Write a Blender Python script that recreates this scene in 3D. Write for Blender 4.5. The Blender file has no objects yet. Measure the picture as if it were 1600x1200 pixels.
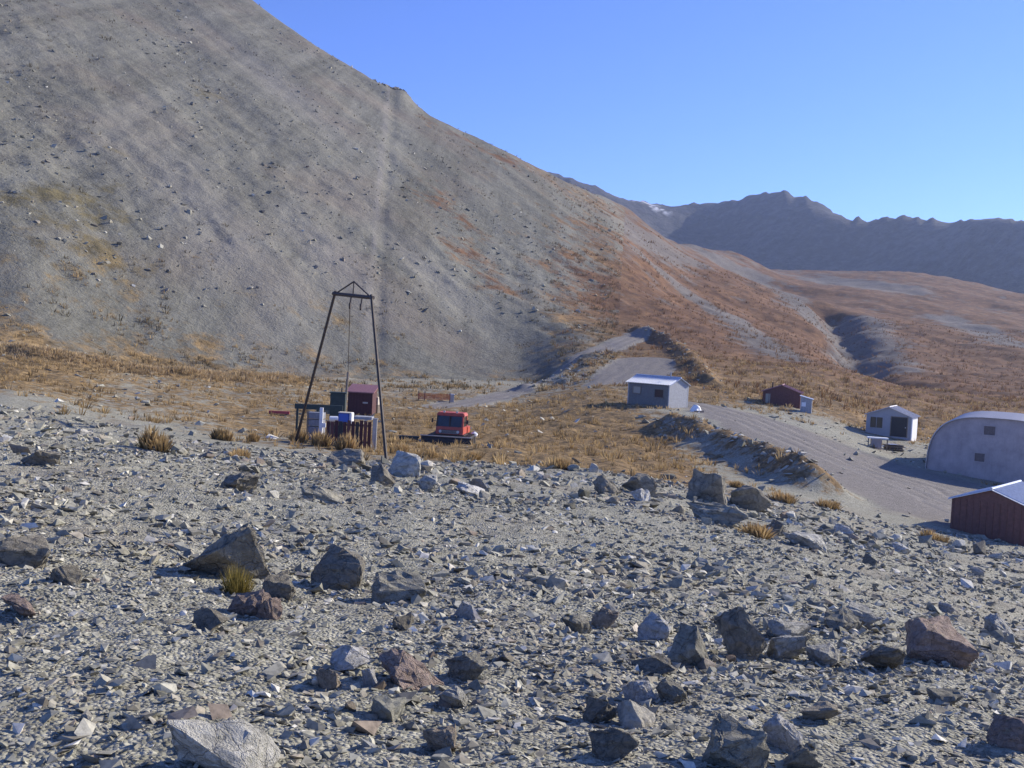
import bpy, bmesh, math, random
import numpy as np
from mathutils import Matrix, Vector, Euler

random.seed(7)
rng = np.random.default_rng(7)
sc = bpy.context.scene
COL = sc.collection
R = math.radians

# ------------------------------------------------------------------ camera
F = 1600.0                                   # focal length in photo pixels (photo 1600 wide)
CAM_Z = 1.6
PITCH, ROLL = -2.5, 3.0
cam_d = bpy.data.cameras.new('camera')
cam_d.sensor_width = 36.0
cam_d.lens = 36.0 * F / 1600.0
cam_d.clip_start, cam_d.clip_end = 0.05, 9000
cam = bpy.data.objects.new('camera', cam_d)
COL.objects.link(cam)
CAM_ROT = Euler((R(90 + PITCH), 0, 0)).to_matrix() @ Euler((0, 0, R(ROLL))).to_matrix()
cam.matrix_world = Matrix.Translation((0, 0, CAM_Z)) @ CAM_ROT.to_4x4()
sc.camera = cam

# ------------------------------------------------------------------ sky, sun, exposure
SUN_AZ, SUN_EL = 62.0, 26.0                  # azimuth to the right of the view (+Y), elevation
w = bpy.data.worlds.new('World'); sc.world = w; w.use_nodes = True
nt = w.node_tree
bg = nt.nodes['Background']
sky = nt.nodes.new('ShaderNodeTexSky'); sky.sky_type = 'NISHITA'
sky.sun_disc = False
sky.sun_elevation = R(SUN_EL)
sky.sun_rotation = R(SUN_AZ)
sky.altitude = 2200
sky.air_density = 1.0; sky.dust_density = 0.0; sky.ozone_density = 10.0
wb = nt.nodes.new('ShaderNodeMix'); wb.data_type = 'RGBA'; wb.blend_type = 'MULTIPLY'; wb.inputs[0].default_value = 1.0
wb.inputs[7].default_value = (1.2, .91, 1.05, 1)          # the camera's violet rendering of a clear alpine sky, even over the whole dome
nt.links.new(sky.outputs[0], wb.inputs[6]); nt.links.new(wb.outputs[2], bg.inputs[0])
bg.inputs[1].default_value = 0.138
sun_d = bpy.data.lights.new('sun', 'SUN'); sun_d.energy = 4.4; sun_d.angle = R(0.55); sun_d.color = (1.0, 0.91, 0.76)
sun = bpy.data.objects.new('sun', sun_d); COL.objects.link(sun)
SUN_DIR = Vector((math.sin(R(SUN_AZ)) * math.cos(R(SUN_EL)), math.cos(R(SUN_AZ)) * math.cos(R(SUN_EL)), math.sin(R(SUN_EL))))
sun.rotation_euler = SUN_DIR.to_track_quat('Z', 'Y').to_euler()
sc.view_settings.view_transform = 'Standard'
sc.view_settings.look = 'None'
sc.view_settings.exposure = 0.72
sc.view_settings.gamma = 1.0
sc.render.engine = 'CYCLES'
sc.cycles.use_denoising = True
sc.cycles.max_bounces = 6
sc.cycles.volume_bounces = 0

# ------------------------------------------------------------------ numeric helpers
CR = np.array(CAM_ROT)
def at(u, v, y):
    d = CR @ np.array([(u - 800) / F, (600 - v) / F, -1.0])
    return np.array([0, 0, CAM_Z]) + d * (y / d[1])
def at_z(u, y, z):
    v = 600.0
    for _ in range(6):
        p = at(u, v, y); v += (p[2] - z) * F / y
    return at(u, v, y)

def hsh(ix, iy, seed):
    n = (ix.astype(np.int64) * 374761393 + iy.astype(np.int64) * 668265263 + seed * 974634777) & 0xffffffff
    n = ((n ^ (n >> 13)) * 1274126177) & 0xffffffff
    n = ((n ^ (n >> 16)) * 2246822519) & 0xffffffff
    return ((n ^ (n >> 15)) & 0xffffff) / float(0xffffff)
def vnoise(x, y, seed=0):
    ix = np.floor(x); iy = np.floor(y); fx = x - ix; fy = y - iy
    fx = fx * fx * fx * (fx * (fx * 6 - 15) + 10); fy = fy * fy * fy * (fy * (fy * 6 - 15) + 10)
    a = hsh(ix, iy, seed); b = hsh(ix + 1, iy, seed); c = hsh(ix, iy + 1, seed); d = hsh(ix + 1, iy + 1, seed)
    return (a + (b - a) * fx) * (1 - fy) + (c + (d - c) * fx) * fy
def fbm(x, y, seed=0, o=4):
    s = 0; amp = 1; tot = 0
    for i in range(o):
        s = s + amp * vnoise(x * 2 ** i + 17.3 * i, y * 2 ** i - 9.1 * i, seed + i); tot += amp; amp *= .5
    return s / tot - .5                        # about -0.5 .. 0.5
def sstep(a, b, x):
    t = np.clip((x - a) / (b - a), 0, 1); return t * t * (3 - 2 * t)
def pchip_slopes(h, dl):
    # h, dl: (K-1, N) ; returns (K, N)
    K = h.shape[0] + 1
    m = np.zeros((K,) + h.shape[1:])
    w1 = 2 * h[1:] + h[:-1]; w2 = h[1:] + 2 * h[:-1]
    with np.errstate(divide='ignore', invalid='ignore'):
        mm = (w1 + w2) / (w1 / dl[:-1] + w2 / dl[1:])
    m[1:-1] = np.where(dl[:-1] * dl[1:] > 0, mm, 0)
    m[0] = dl[0]; m[-1] = dl[-1]
    return m
def pchip1(xk, yk, x):
    xk = np.asarray(xk, float); yk = np.asarray(yk, float)
    h = np.diff(xk); dl = np.diff(yk) / h
    m = pchip_slopes(h[:, None], dl[:, None])[:, 0]
    x = np.clip(x, xk[0], xk[-1])
    i = np.clip(np.searchsorted(xk, x) - 1, 0, len(xk) - 2)
    t = (x - xk[i]) / h[i]
    return ((1 + 2 * t) * (1 - t) ** 2) * yk[i] + t * (1 - t) ** 2 * h[i] * m[i] + t * t * (3 - 2 * t) * yk[i + 1] + t * t * (t - 1) * h[i] * m[i + 1]

# ------------------------------------------------------------------ terrain: lofted over cross lines, near to far
U = [-300, 0, 200, 400, 600, 800, 950, 1100, 1250, 1400, 1600, 1900]
def lz(ys, zs): return [at_z(u, y, z) for u, y, z in zip(U, ys, zs)]
def lv(lst): return [at(u, v, y) for u, v, y in lst]
LINES = [
 lz([1.2] * 12, [.04] * 12),
 lz([3.5] * 12, [0] * 12),
 lz([8] * 12, [-.05, -.15, -.2, -.3, -.35, -.35, -.4, -.45, -.5, -.6, -.8, -1.1]),
 lz([18] * 12, [-.6, -.7, -.8, -1.0, -1.1, -1.2, -1.3, -1.5, -1.7, -2.0, -2.5, -3.2]),
 lv([(-300, 610, 40), (0, 645, 40), (200, 685, 40), (400, 705, 40), (600, 722, 40), (800, 735, 36), (950, 750, 32), (1100, 785, 28), (1250, 815, 25), (1400, 845, 25), (1600, 872, 26), (1900, 910, 28)]),
 lz([52, 50, 50, 50, 50, 48, 45, 42, 38, 36, 36, 38], [-2.4, -2.6, -3.3, -4.0, -4.2, -4.1, -4.0, -4.2, -4.4, -4.9, -5.4, -5.6]),
 lz([68, 66, 66, 66, 66, 66, 64, 60, 55, 55, 50, 52], [-2.6, -2.9, -4, -4.8, -5, -5, -4.8, -5.0, -5.2, -5.8, -6.4, -6.6]),
 lz([84, 84, 85, 88, 88, 90, 85, 80, 80, 78, 75, 76], [-2.3, -2.4, -3.5, -4.5, -5, -4.6, -3.6, -3.6, -4.3, -5.8, -6.6, -7]),
 lz([98, 100, 110, 120, 130, 138, 115, 105, 105, 100, 105, 110], [-2, -2, -3.5, -4.2, -4.5, -4.2, -2.6, -2.9, -3.4, -5.5, -5.9, -6]),
 lz([125, 130, 140, 150, 165, 178, 168, 150, 150, 135, 135, 140], [21.8, 15, 14, 11.9, 11.1, 8.4, 3.4, 1, 0, -3, -4, -4]),
 lz([220, 230, 235, 240, 235, 240, 250, 250, 280, 220, 220, 230], [89.8, 78.7, 69.4, 59.6, 44.5, 34.2, 28.4, 15.8, 11.8, 1.9, -.2, 0]),
 lz([330, 330, 310, 290, 268, 275, 310, 370, 430, 400, 400, 400], [168, 142, 113, 86, 60.2, 48, 42, 31, 28, 22, 19.6, 15]),
 lv([(-300, -400, 420), (0, -250, 390), (200, -120, 350), (385, 0, 332), (450, 47, 322), (510, 88, 312), (560, 118, 306), (600, 140, 302), (628, 150, 300), (645, 170, 300), (700, 197, 300), (800, 243, 302), (870, 282, 318), (950, 320, 355), (1050, 370, 430), (1130, 400, 500), (1250, 425, 600), (1400, 428, 650), (1600, 462, 650), (1900, 480, 650)]),
]
cr = LINES[-1]
LINES.append([np.array([p[0] * 1.12, p[1] * 1.12, p[2] - 14 if i < 13 else p[2] * 1.02]) for i, p in enumerate(cr)])
FARC = [(-300, 230, 1500), (600, 262, 1500), (860, 276, 1500), (900, 287, 1480), (950, 302, 1480), (1000, 319, 1500), (1050, 327, 1550), (1100, 324, 1560), (1150, 318, 1520), (1182, 309, 1480), (1205, 307, 1460), (1225, 303, 1450), (1250, 309, 1430), (1262, 308, 1420), (1285, 319, 1400), (1320, 340, 1360), (1365, 346, 1320), (1430, 339, 1270), (1480, 345, 1230), (1530, 345, 1180), (1600, 352, 1120), (1900, 365, 950)]
LINES.append(lv([(u, max(395, 395 + (u - 1050) * .16) + 10, y * .83) for u, v, y in FARC]))
LINES.append(lv(FARC))
LINES.append([np.array([p[0] * 1.25, p[1] * 1.25, p[2] * .6]) for p in LINES[-1]])
NL = len(LINES)
LS = [np.array([p[0] / p[1] for p in L]) for L in LINES]
LY = [np.array([p[1] for p in L]) for L in LINES]
LZ = [np.array([p[2] for p in L]) for L in LINES]
US = (np.array(U) - 800) / F
GRASS = [[0] * 12] * 4 + [
 [.12, .1, .1, .1, .2, .25, .3, .25, .2, .15, .12, .1],
 [.3, .35, .3, .45, .85, .8, .8, .6, .45, .25, .15, .1],
 [.7, .65, .5, .65, .8, .8, .95, .55, .1, .02, .05, .1],
 [.9, .95, .55, .55, .6, .65, .75, .2, .02, .05, .1, .2],
 [.62, .62, .6, .6, .45, .3, .55, .75, .65, .75, .75, .7],
 [.12, .12, .14, .16, .17, .28, .7, .8, .85, .8, .75, .75],
 [.26, .26, .24, .18, .16, .28, .55, .68, .74, .74, .78, .78],
 [.14, .14, .12, .1, .14, .34, .5, .6, .68, .7, .7, .7],
 [.1, .1, .1, .08, .14, .5, .42, .45, .55, .62, .6, .6],
 [0, 0, 0, .05, .12, .5, .35, .4, .4, .4, .4, .4]] + [[.05] * 12] * 3


def polyline_dist(x, y, pts, widths=None):
    best = np.full(x.shape, 1e9); wv = np.ones(x.shape); side = np.zeros(x.shape)
    for i in range(len(pts) - 1):
        ax, ay = pts[i][0], pts[i][1]; bx_, by_ = pts[i + 1][0], pts[i + 1][1]
        dx, dy = bx_ - ax, by_ - ay; L2 = dx * dx + dy * dy
        t = np.clip(((x - ax) * dx + (y - ay) * dy) / L2, 0, 1)
        px, py = x - ax - t * dx, y - ay - t * dy
        d = np.hypot(px, py); m = d < best
        best = np.where(m, d, best)
        side = np.where(m, np.sign(dx * (y - ay) - dy * (x - ax)), side)
        if widths is not None: wv = np.where(m, widths[i] + (widths[i + 1] - widths[i]) * t, wv)
    return best, wv, side

_rough = lambda u, v, y: at(u, v, y)[:2]
ROADS = [([_rough(1560, 800, 52), _rough(1430, 770, 62), _rough(1290, 705, 70), _rough(1180, 668, 80), _rough(1075, 636, 92)], [7, 8.5, 6.5, 4.2, 2.0]),
         ([_rough(690, 640, 92), _rough(760, 628, 104), _rough(830, 600, 122), _rough(890, 565, 140), _rough(950, 535, 152), _rough(1000, 515, 168)], [2.2, 2.0, 1.8, 1.8, 2.0, 2.4]),
         ([_rough(960, 610, 112), _rough(990, 575, 124), _rough(1010, 550, 138)], [3.2, 4.6, 4.0])]
BERMS = [([_rough(1050, 672, 73), _rough(1130, 690, 67), _rough(1200, 715, 60), _rough(1270, 750, 52)], 1.5, 1.35),
         ([_rough(1000, 514, 172), _rough(1045, 532, 160), _rough(1078, 570, 140), _rough(1105, 612, 116)], 1.6, 1.1),
         ([_rough(820, 590, 118), _rough(870, 572, 128), _rough(915, 548, 140)], 1.6, .9),
         ([_rough(880, 600, 122), _rough(920, 575, 132), _rough(950, 550, 143)], 1.4, .6),
         ([_rough(-200, 545, 96), _rough(60, 566, 92), _rough(250, 588, 98), _rough(450, 605, 108)], 2.2, .8)]
GULLY = [_rough(1300, 470, 340), _rough(1335, 520, 250), _rough(1352, 575, 190), _rough(1420, 600, 165)]
TOW = [_rough(572, 610, 128), _rough(583, 470, 172), _rough(597, 300, 225), _rough(609, 165, 296)]

def base_loft(x, y):
    s = x / y
    Y = np.stack([pchip1(a, b, s) for a, b in zip(LS, LY)])
    Z = np.stack([pchip1(a, b, s) for a, b in zip(LS, LZ)])
    G = np.stack([np.interp(s, US, g) for g in GRASS])
    h = np.diff(Y, axis=0); dl = np.diff(Z, axis=0) / h
    m = pchip_slopes(h, dl)
    yy = np.clip(y, Y[0], Y[-1])
    i = np.clip((Y < yy).sum(0) - 1, 0, NL - 2)[None]
    g = lambda A, k=0: np.take_along_axis(A, i + k, 0)[0]
    hh = g(h); t = (yy - g(Y)) / hh
    z = ((1 + 2 * t) * (1 - t) ** 2) * g(Z) + t * (1 - t) ** 2 * hh * g(m) + t * t * (3 - 2 * t) * g(Z, 1) + t * t * (t - 1) * hh * g(m, 1)
    return z, i[0] + t, g(G) * (1 - t) + g(G, 1) * t

def terrain(x, y, full=False):
    x = np.asarray(x, float); y = np.asarray(y, float)
    z, p, gr = base_loft(x, y)
    s = x / y
    left = 1 - sstep(.02, .16, s)
    scree = sstep(7.9, 9.2, p) * (1 - sstep(12.9, 13.1, p)) * left
    hill = sstep(7.9, 9.2, p) * (1 - sstep(13, 13.6, p)) * (1 - left)
    near = 1 - sstep(4.2, 5.2, p)
    basin = sstep(4.2, 5.2, p) * (1 - sstep(7.9, 9, p))
    far = sstep(13.6, 14.6, p)
    road = np.zeros_like(x)
    for pts, ws in ROADS:
        d, wv, _ = polyline_dist(x, y, pts, ws)
        d = d + 1.6 * fbm(x / 2.2, y / 2.2, 31, 3)
        road = np.maximum(road, 1 - sstep(wv - .7, wv + .5, d))
        z = z - .07 * (np.exp(-((d - .75) / .22) ** 2) + .8 * np.exp(-((d - 2.3) / .25) ** 2))
    c = (x + y) * .7071; f = (y - x) * .7071
    warp = 6 * fbm(x / 30, y / 30, 5, 2)
    z = z + near * (.20 * fbm(x / 1.6, y / 1.6, 1, 3) * sstep(1.5, 6, y) + .05 * fbm(x / .22, y / .22, 2, 3)) + near * sstep(12, 30, y) * .55 * fbm(x / 6, y / 6, 12, 2)
    z = z + basin * (1 - road) * (.7 * fbm(x / 9, y / 9, 3, 3) + gr * .45 * fbm(x / 1.3, y / 1.3, 4, 2))
    z = z + scree * (2.3 * fbm((c + warp) / 15, f / 90, 6, 3) + .45 * fbm((c + warp) / 4, f / 20, 7, 3) + 1.0 * fbm(x / 3.4, y / 3.4, 8, 4) * (1.15 - .7 * sstep(140, 260, y)))
    z = z + hill * (1 - road) * (9 * fbm((c + 2 * warp) / 45, f / 90, 9, 4) * sstep(140, 260, y) + 1.2 * fbm(x / 7, y / 7, 10, 3))
    rg = 1 - 2 * np.abs(fbm((x * .35 - y * .2) / 110, (x * .3 + y * .8) / 240, 11, 5))
    z = z + far * (42 * (rg - .75) * (1 - sstep(14.75, 15, p) * .82))
    z = z + 15 * sstep(14.7, 15, p) * fbm(s * 110, s * 3, 14, 3)
    # rock knob on the skyline where the tow line ends
    kd = np.hypot((s + .110) / .011, (y - 300) / 14)
    z = z + np.exp(-kd ** 2) * 1.5 * (1 + 2.0 * fbm(x / 2.2, y / 2.2, 15, 3))
    crest = sstep(11.8, 12, p) * (1 - sstep(12, 12.6, p)) * left
    z = z + crest * 1.6 * fbm(x / 7, y / 7, 16, 3)
    for pts, wd, A in BERMS:
        d, _, _ = polyline_dist(x, y, pts)
        z = z + A * np.exp(-(d / wd) ** 2) * (1 + .9 * fbm(x / 3.5, y / 3.5, 17, 3))
    d, _, _ = polyline_dist(x, y, GULLY)
    z = z - 6.5 * np.exp(-((d + 5 * fbm(x / 14, y / 14, 77, 3)) / 7) ** 2)
    dt, _, sd = polyline_dist(x, y, TOW)
    dt = dt + .8 * fbm(x / 8, y / 8, 33, 2)
    z = z - .28 * np.exp(-((dt * sd + 1.1) / .8) ** 2) * sstep(128, 140, y)
    if not full: return z
    return z, p, gr, scree, hill, near, basin, far, road, dt * sd, left
def H1(x, y): return float(terrain(np.array([x]), np.array([y]))[0])
YS = np.exp(np.linspace(math.log(2.2), math.log(1500), 2600))
def hit(u, v):
    d = CR @ np.array([(u - 800) / F, (600 - v) / F, -1.0])
    X = d[0] / d[1] * YS; Z = CAM_Z + d[2] / d[1] * YS
    g = terrain(X, YS)
    k = np.argmax(Z <= g)
    if not (Z <= g).any(): k = len(YS) - 1
    return np.array([X[k], YS[k], g[k]])
def on(u, v, y):
    p = at(u, v, y); return np.array([p[0], y, H1(p[0], y)])

# ------------------------------------------------------------------ materials
def mat(name):
    m = bpy.data.materials.new(name); m.use_nodes = True
    nt = m.node_tree; b = nt.nodes['Principled BSDF']
    return m, nt, b
def N(nt, typ, **kw):
    n = nt.nodes.new(typ)
    for k, v in kw.items():
        if k.startswith('i_'):
            key = k[2:]; key = int(key) if key.isdigit() else key.replace('_', ' ')
            n.inputs[key].default_value = v
        else: setattr(n, k, v)
    return n
def mixc(nt, fac, a, b, mode='MIX'):
    n = nt.nodes.new('ShaderNodeMix'); n.data_type = 'RGBA'; n.blend_type = mode
    for val, sock in ((fac, n.inputs[0]), (a, n.inputs[6]), (b, n.inputs[7])):
        if hasattr(val, 'is_output'): nt.links.new(val, sock)
        else: sock.default_value = (*val, 1) if isinstance(val, tuple) and len(val) == 3 else val
    return n.outputs[2]
def ramp(nt, src, stops):
    n = nt.nodes.new('ShaderNodeValToRGB')
    while len(n.color_ramp.elements) < len(stops): n.color_ramp.elements.new(.5)
    for e, (p, c) in zip(n.color_ramp.elements, stops): e.position = p; e.color = (*c, 1) if len(c) == 3 else c
    nt.links.new(src, n.inputs[0]); return n.outputs[0]
def noise(nt, vec, scale, detail=4, rough=.6):
    n = nt.nodes.new('ShaderNodeTexNoise'); n.inputs['Scale'].default_value = scale
    n.inputs['Detail'].default_value = detail; n.inputs['Roughness'].default_value = rough
    if vec is not None: nt.links.new(vec, n.inputs['Vector'])
    return n.outputs[0]
def mth(nt, op, a, b=None):
    n = nt.nodes.new('ShaderNodeMath'); n.operation = op
    for val, sock in ((a, n.inputs[0]), (b, n.inputs[1])):
        if val is None: continue
        if hasattr(val, 'is_output'): nt.links.new(val, sock)
        else: sock.default_value = val
    return n.outputs[0]
def attr(nt, name):
    n = nt.nodes.new('ShaderNodeAttribute'); n.attribute_name = name; return n.outputs['Fac']
def bump(nt, b, h, strength=.5, dist=.05):
    n = nt.nodes.new('ShaderNodeBump'); n.inputs['Strength'].default_value = strength; n.inputs['Distance'].default_value = dist
    nt.links.new(h, n.inputs['Height']); nt.links.new(n.outputs[0], b.inputs['Normal'])

def ground_material(name, fine, streak, rock_cols):
    m, nt, b = mat(name)
    tc = nt.nodes.new('ShaderNodeTexCoord').outputs['Object']
    n1 = noise(nt, tc, fine, 6, .7)
    n2 = noise(nt, tc, fine * .09, 5, .6)
    n3 = noise(nt, tc, fine * .012, 4, .6)
    v = mth(nt, 'ADD', mth(nt, 'MULTIPLY', n1, .5), mth(nt, 'ADD', mth(nt, 'MULTIPLY', n2, .32), mth(nt, 'MULTIPLY', n3, .28)))
    if streak:
        mp = nt.nodes.new('ShaderNodeMapping'); mp.inputs['Rotation'].default_value = (0, 0, R(-45)); mp.inputs['Scale'].default_value = (1, .07, .07)
        nt.links.new(tc, mp.inputs[0])
        st = noise(nt, mp.outputs[0], .5, 10, .82)
        st2 = noise(nt, mp.outputs[0], .09, 4, .6)
        v = mth(nt, 'ADD', mth(nt, 'MULTIPLY', mth(nt, 'ADD', mth(nt, 'MULTIPLY', v, .5), mth(nt, 'MULTIPLY', noise(nt, tc, .55, 9, .82), .5)), .5), mth(nt, 'ADD', mth(nt, 'MULTIPLY', st, .28), mth(nt, 'MULTIPLY', st2, .34)))
    if not streak and fine > 10:
        vo = [N(nt, 'ShaderNodeTexVoronoi', i_Scale=sc_) for sc_ in (42.0, 15.0)]
        for q in vo: nt.links.new(tc, q.inputs['Vector'])
        sp = [nt.nodes.new('ShaderNodeSeparateColor') for _ in vo]
        for q, k in zip(vo, sp): nt.links.new(q.outputs['Color'], k.inputs[0])
        v = mth(nt, 'ADD', mth(nt, 'MULTIPLY', v, .55), mth(nt, 'ADD', mth(nt, 'MULTIPLY', sp[0].outputs[0], .27), mth(nt, 'MULTIPLY', sp[1].outputs[1], .2)))
        peb = mth(nt, 'SUBTRACT', 1.0, vo[0].outputs['Distance'])
    rock = ramp(nt, v, rock_cols)
    warm = noise(nt, tc, fine * .02, 3, .5)
    if fine > .5: rock = mixc(nt, ramp(nt, warm, [(.5, (0, 0, 0)), (.75, (.5, .5, .5))]), rock, (.22, .175, .135))
    # grass: straw gold to rust brown with darker gaps
    gn = noise(nt, tc, fine * .16, 5, .75)
    straw = ramp(nt, gn, [(.34, (.085, .066, .038)), (.48, (.21, .145, .068)), (.64, (.40, .275, .13))])
    rust = ramp(nt, gn, [(.3, (.075, .045, .03)), (.5, (.15, .08, .042)), (.68, (.25, .138, .068))])
    olive = ramp(nt, gn, [(.3, (.07, .065, .04)), (.6, (.16, .14, .075))])
    grass = mixc(nt, attr(nt, 'rust'), straw, rust)
    grass = mixc(nt, attr(nt, 'olive'), grass, olive)
    gm = mth(nt, 'ADD', attr(nt, 'grass'), mth(nt, 'MULTIPLY', mth(nt, 'SUBTRACT', noise(nt, tc, fine * .07, 6, .75), .5), 1.5))
    gm = ramp(nt, gm, [(.40, (0, 0, 0)), (.60, (1, 1, 1))])
    col = mixc(nt, gm, rock, grass)
    rn = noise(nt, tc, 3.0, 6, .7)
    rd = ramp(nt, rn, [(.3, (.17, .155, .14)), (.7, (.27, .25, .225))])
    col = mixc(nt, attr(nt, 'road'), col, rd)
    col = mixc(nt, attr(nt, 'fines'), col, (.30, .28, .25))
    col = mixc(nt, attr(nt, 'snow'), col, (.55, .57, .62))
    nt.links.new(col, b.inputs['Base Color'])
    b.inputs['Roughness'].default_value = .95
    b.inputs['Specular IOR Level'].default_value = .15
    hb = mth(nt, 'ADD', mth(nt, 'MULTIPLY', n1, .5), n2)
    if not streak and fine > 10: hb = mth(nt, 'ADD', hb, mth(nt, 'MULTIPLY', peb, .5))
    bump(nt, b, hb, .9, 1.0 / fine * (.6 if not streak else 1.2))
    return m
M_GROUND = ground_material('rubble_ground', 14.0, False, [(.30, (.14, .137, .105)), (.5, (.27, .263, .205)), (.72, (.45, .435, .35))])
M_SCREE = ground_material('scree', 2.2, True, [(.42, (.05, .049, .038)), (.53, (.135, .132, .106)), (.64, (.225, .22, .18))])
M_HILL = ground_material('hillside', 1.6, False, [(.34, (.075, .066, .06)), (.52, (.14, .125, .112)), (.68, (.22, .2, .175))])
M_FAR = ground_material('shaded_far_rock', .09, False, [(.40, (.018, .02, .024)), (.53, (.045, .046, .05)), (.66, (.10, .098, .098))])  # the range's shade and gully relief are put into these dark bluish tones

def rock_material(name, random_tone=True, use_attr=False):
    m, nt, b = mat(name)
    tc = nt.nodes.new('ShaderNodeTexCoord').outputs['Object']
    if use_attr:
        t = attr(nt, 'tone'); wv = attr(nt, 'warm')
    else:
        oi = nt.nodes.new('ShaderNodeObjectInfo').outputs['Random']
        t = oi; wv = mth(nt, 'FRACT', mth(nt, 'MULTIPLY', oi, 37.7))
        wv = mth(nt, 'MULTIPLY', wv, wv)
    base = ramp(nt, t, [(0, (.15, .147, .115)), (.4, (.29, .283, .222)), (.75, (.43, .418, .335)), (1, (.64, .62, .53))])
    base = mixc(nt, mth(nt, 'MULTIPLY', wv, .6), base, (.30, .205, .15))
    n = noise(nt, tc, 9 if not use_attr else 25, 6, .7)
    base = mixc(nt, .75, base, ramp(nt, n, [(.32, (.45, .45, .45)), (.5, (1, 1, 1)), (.72, (1.45, 1.42, 1.36))]), 'MULTIPLY')
    if not use_attr:
        n2 = noise(nt, tc, 2.2, 3, .5)
        base = mixc(nt, ramp(nt, n2, [(.55, (0, 0, 0)), (.7, (.5, .5, .5))]), base, (.16, .15, .10))
        bump(nt, b, mth(nt, 'ADD', n, noise(nt, tc, 40, 4, .6)), .8, .02)
    nt.links.new(base, b.inputs['Base Color'])
    b.inputs['Roughness'].default_value = .9; b.inputs['Specular IOR Level'].default_value = .2
    return m
M_ROCK = rock_material('weathered_rock')
M_GRAVEL = rock_material('loose_gravel', use_attr=True)

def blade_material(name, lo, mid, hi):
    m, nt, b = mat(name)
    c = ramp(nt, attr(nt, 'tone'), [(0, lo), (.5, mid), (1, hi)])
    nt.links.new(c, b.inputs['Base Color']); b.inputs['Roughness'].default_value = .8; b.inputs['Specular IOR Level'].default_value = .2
    tr = nt.nodes.new('ShaderNodeBsdfTranslucent'); nt.links.new(c, tr.inputs[0])
    mx = nt.nodes.new('ShaderNodeMixShader'); mx.inputs[0].default_value = .3
    nt.links.new(b.outputs[0], mx.inputs[1]); nt.links.new(tr.outputs[0], mx.inputs[2])
    nt.links.new(mx.outputs[0], nt.nodes['Material Output'].inputs[0])
    return m
M_STRAW = blade_material('straw_grass', (.14, .10, .05), (.40, .275, .12), (.62, .45, .22))
M_RUSTG = blade_material('rust_grass', (.09, .055, .032), (.20, .112, .052), (.31, .185, .088))
M_SCRUB = blade_material('dull_scrub', (.055, .048, .028), (.12, .095, .05), (.20, .155, .08))

def paint(name, col, rough=.6, metal=0., var=.3, scale=6.0, rib=None):
    m, nt, b = mat(name)
    tc = nt.nodes.new('ShaderNodeTexCoord').outputs['Object']
    n = noise(nt, tc, scale, 6, .7)
    lo = tuple(c * (1 - var) for c in col); hi = tuple(min(.92, c * (1 + var * .6)) for c in col)
    c = ramp(nt, n, [(.3, lo), (.7, hi)])
    st = nt.nodes.new('ShaderNodeMapping'); st.inputs['Scale'].default_value = (6, 6, .5); nt.links.new(tc, st.inputs[0])
    c = mixc(nt, ramp(nt, noise(nt, st.outputs[0], 1.5, 4, .6), [(.55, (0, 0, 0)), (.8, (.45, .45, .45))]), c, tuple(x * .55 for x in col))
    nt.links.new(c, b.inputs['Base Color']); b.inputs['Roughness'].default_value = rough; b.inputs['Metallic'].default_value = metal
    bump(nt, b, n, .25, .01)
    return m
M_SHADEWALL = paint('shaded_grey_cladding', (.155, .155, .15))  # grey hut's side walls, darker than its gable: shade put into the colour
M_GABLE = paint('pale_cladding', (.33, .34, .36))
M_TIN = paint('tin_roof', (.55, .58, .63), .42, .55, .15)
M_PALETIN = paint('pale_tin', (.50, .48, .47), .5, .3, .15)
M_NISSEN = paint('nissen_paint', (.44, .37, .355), .8, 0, .25, 1.2)
M_RED = paint('red_boards', (.15, .06, .052), .8)
M_BROWN = paint('red_brown_boards', (.20, .095, .075), .85)
M_REDROOF = paint('red_roof', (.30, .14, .14), .55, .1)
M_MAROON = paint('maroon_boards', (.08, .026, .028), .8)
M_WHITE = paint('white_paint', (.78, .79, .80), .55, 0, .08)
M_SHEDSHADE = paint('shaded_shed_front', (.34, .34, .36), .7, 0, .12)  # white shed's gable walls, greyed by shade put into the colour
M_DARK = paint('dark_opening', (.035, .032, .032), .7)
M_STEEL = paint('dark_steel', (.055, .042, .036), .6, .3, .4)
M_GALV = paint('galvanised', (.42, .42, .42), .45, .6, .15)
M_GREEN = paint('dark_green_paint', (.025, .045, .04), .6)
M_BLUE = paint('blue_paint', (.05, .13, .50), .5, 0, .15)
M_CREAM = paint('cream_paint', (.72, .64, .50), .6, 0, .12)
M_VRED = paint('vehicle_red', (.50, .085, .05), .45, 0, .25)
M_RUBBER = paint('track_rubber', (.03, .03, .034), .75)
M_ORANGE = paint('orange_mesh', (.62, .16, .06), .7)
M_TIMBER = paint('weathered_timber', (.22, .18, .14), .85)
M_REDBAR = paint('red_bar', (.40, .05, .06), .55)
M_CONC = paint('concrete_base', (.34, .33, .31), .9)
def glass(name, col):
    m, nt, b = mat(name)
    b.inputs['Base Color'].default_value = (*col, 1); b.inputs['Roughness'].default_value = .08
    b.inputs['Specular IOR Level'].default_value = .6
    return m
M_GLASS = glass('window_glass', (.03, .035, .04))
M_PALEPANE = glass('pale_glass', (.30, .31, .28))  # pale base colour, even over the pane
M_BOARDPANE = paint('boarded_pane', (.17, .13, .12), .8)
M_LAMP = glass('lamp_lens', (.6, .6, .58))

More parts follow.
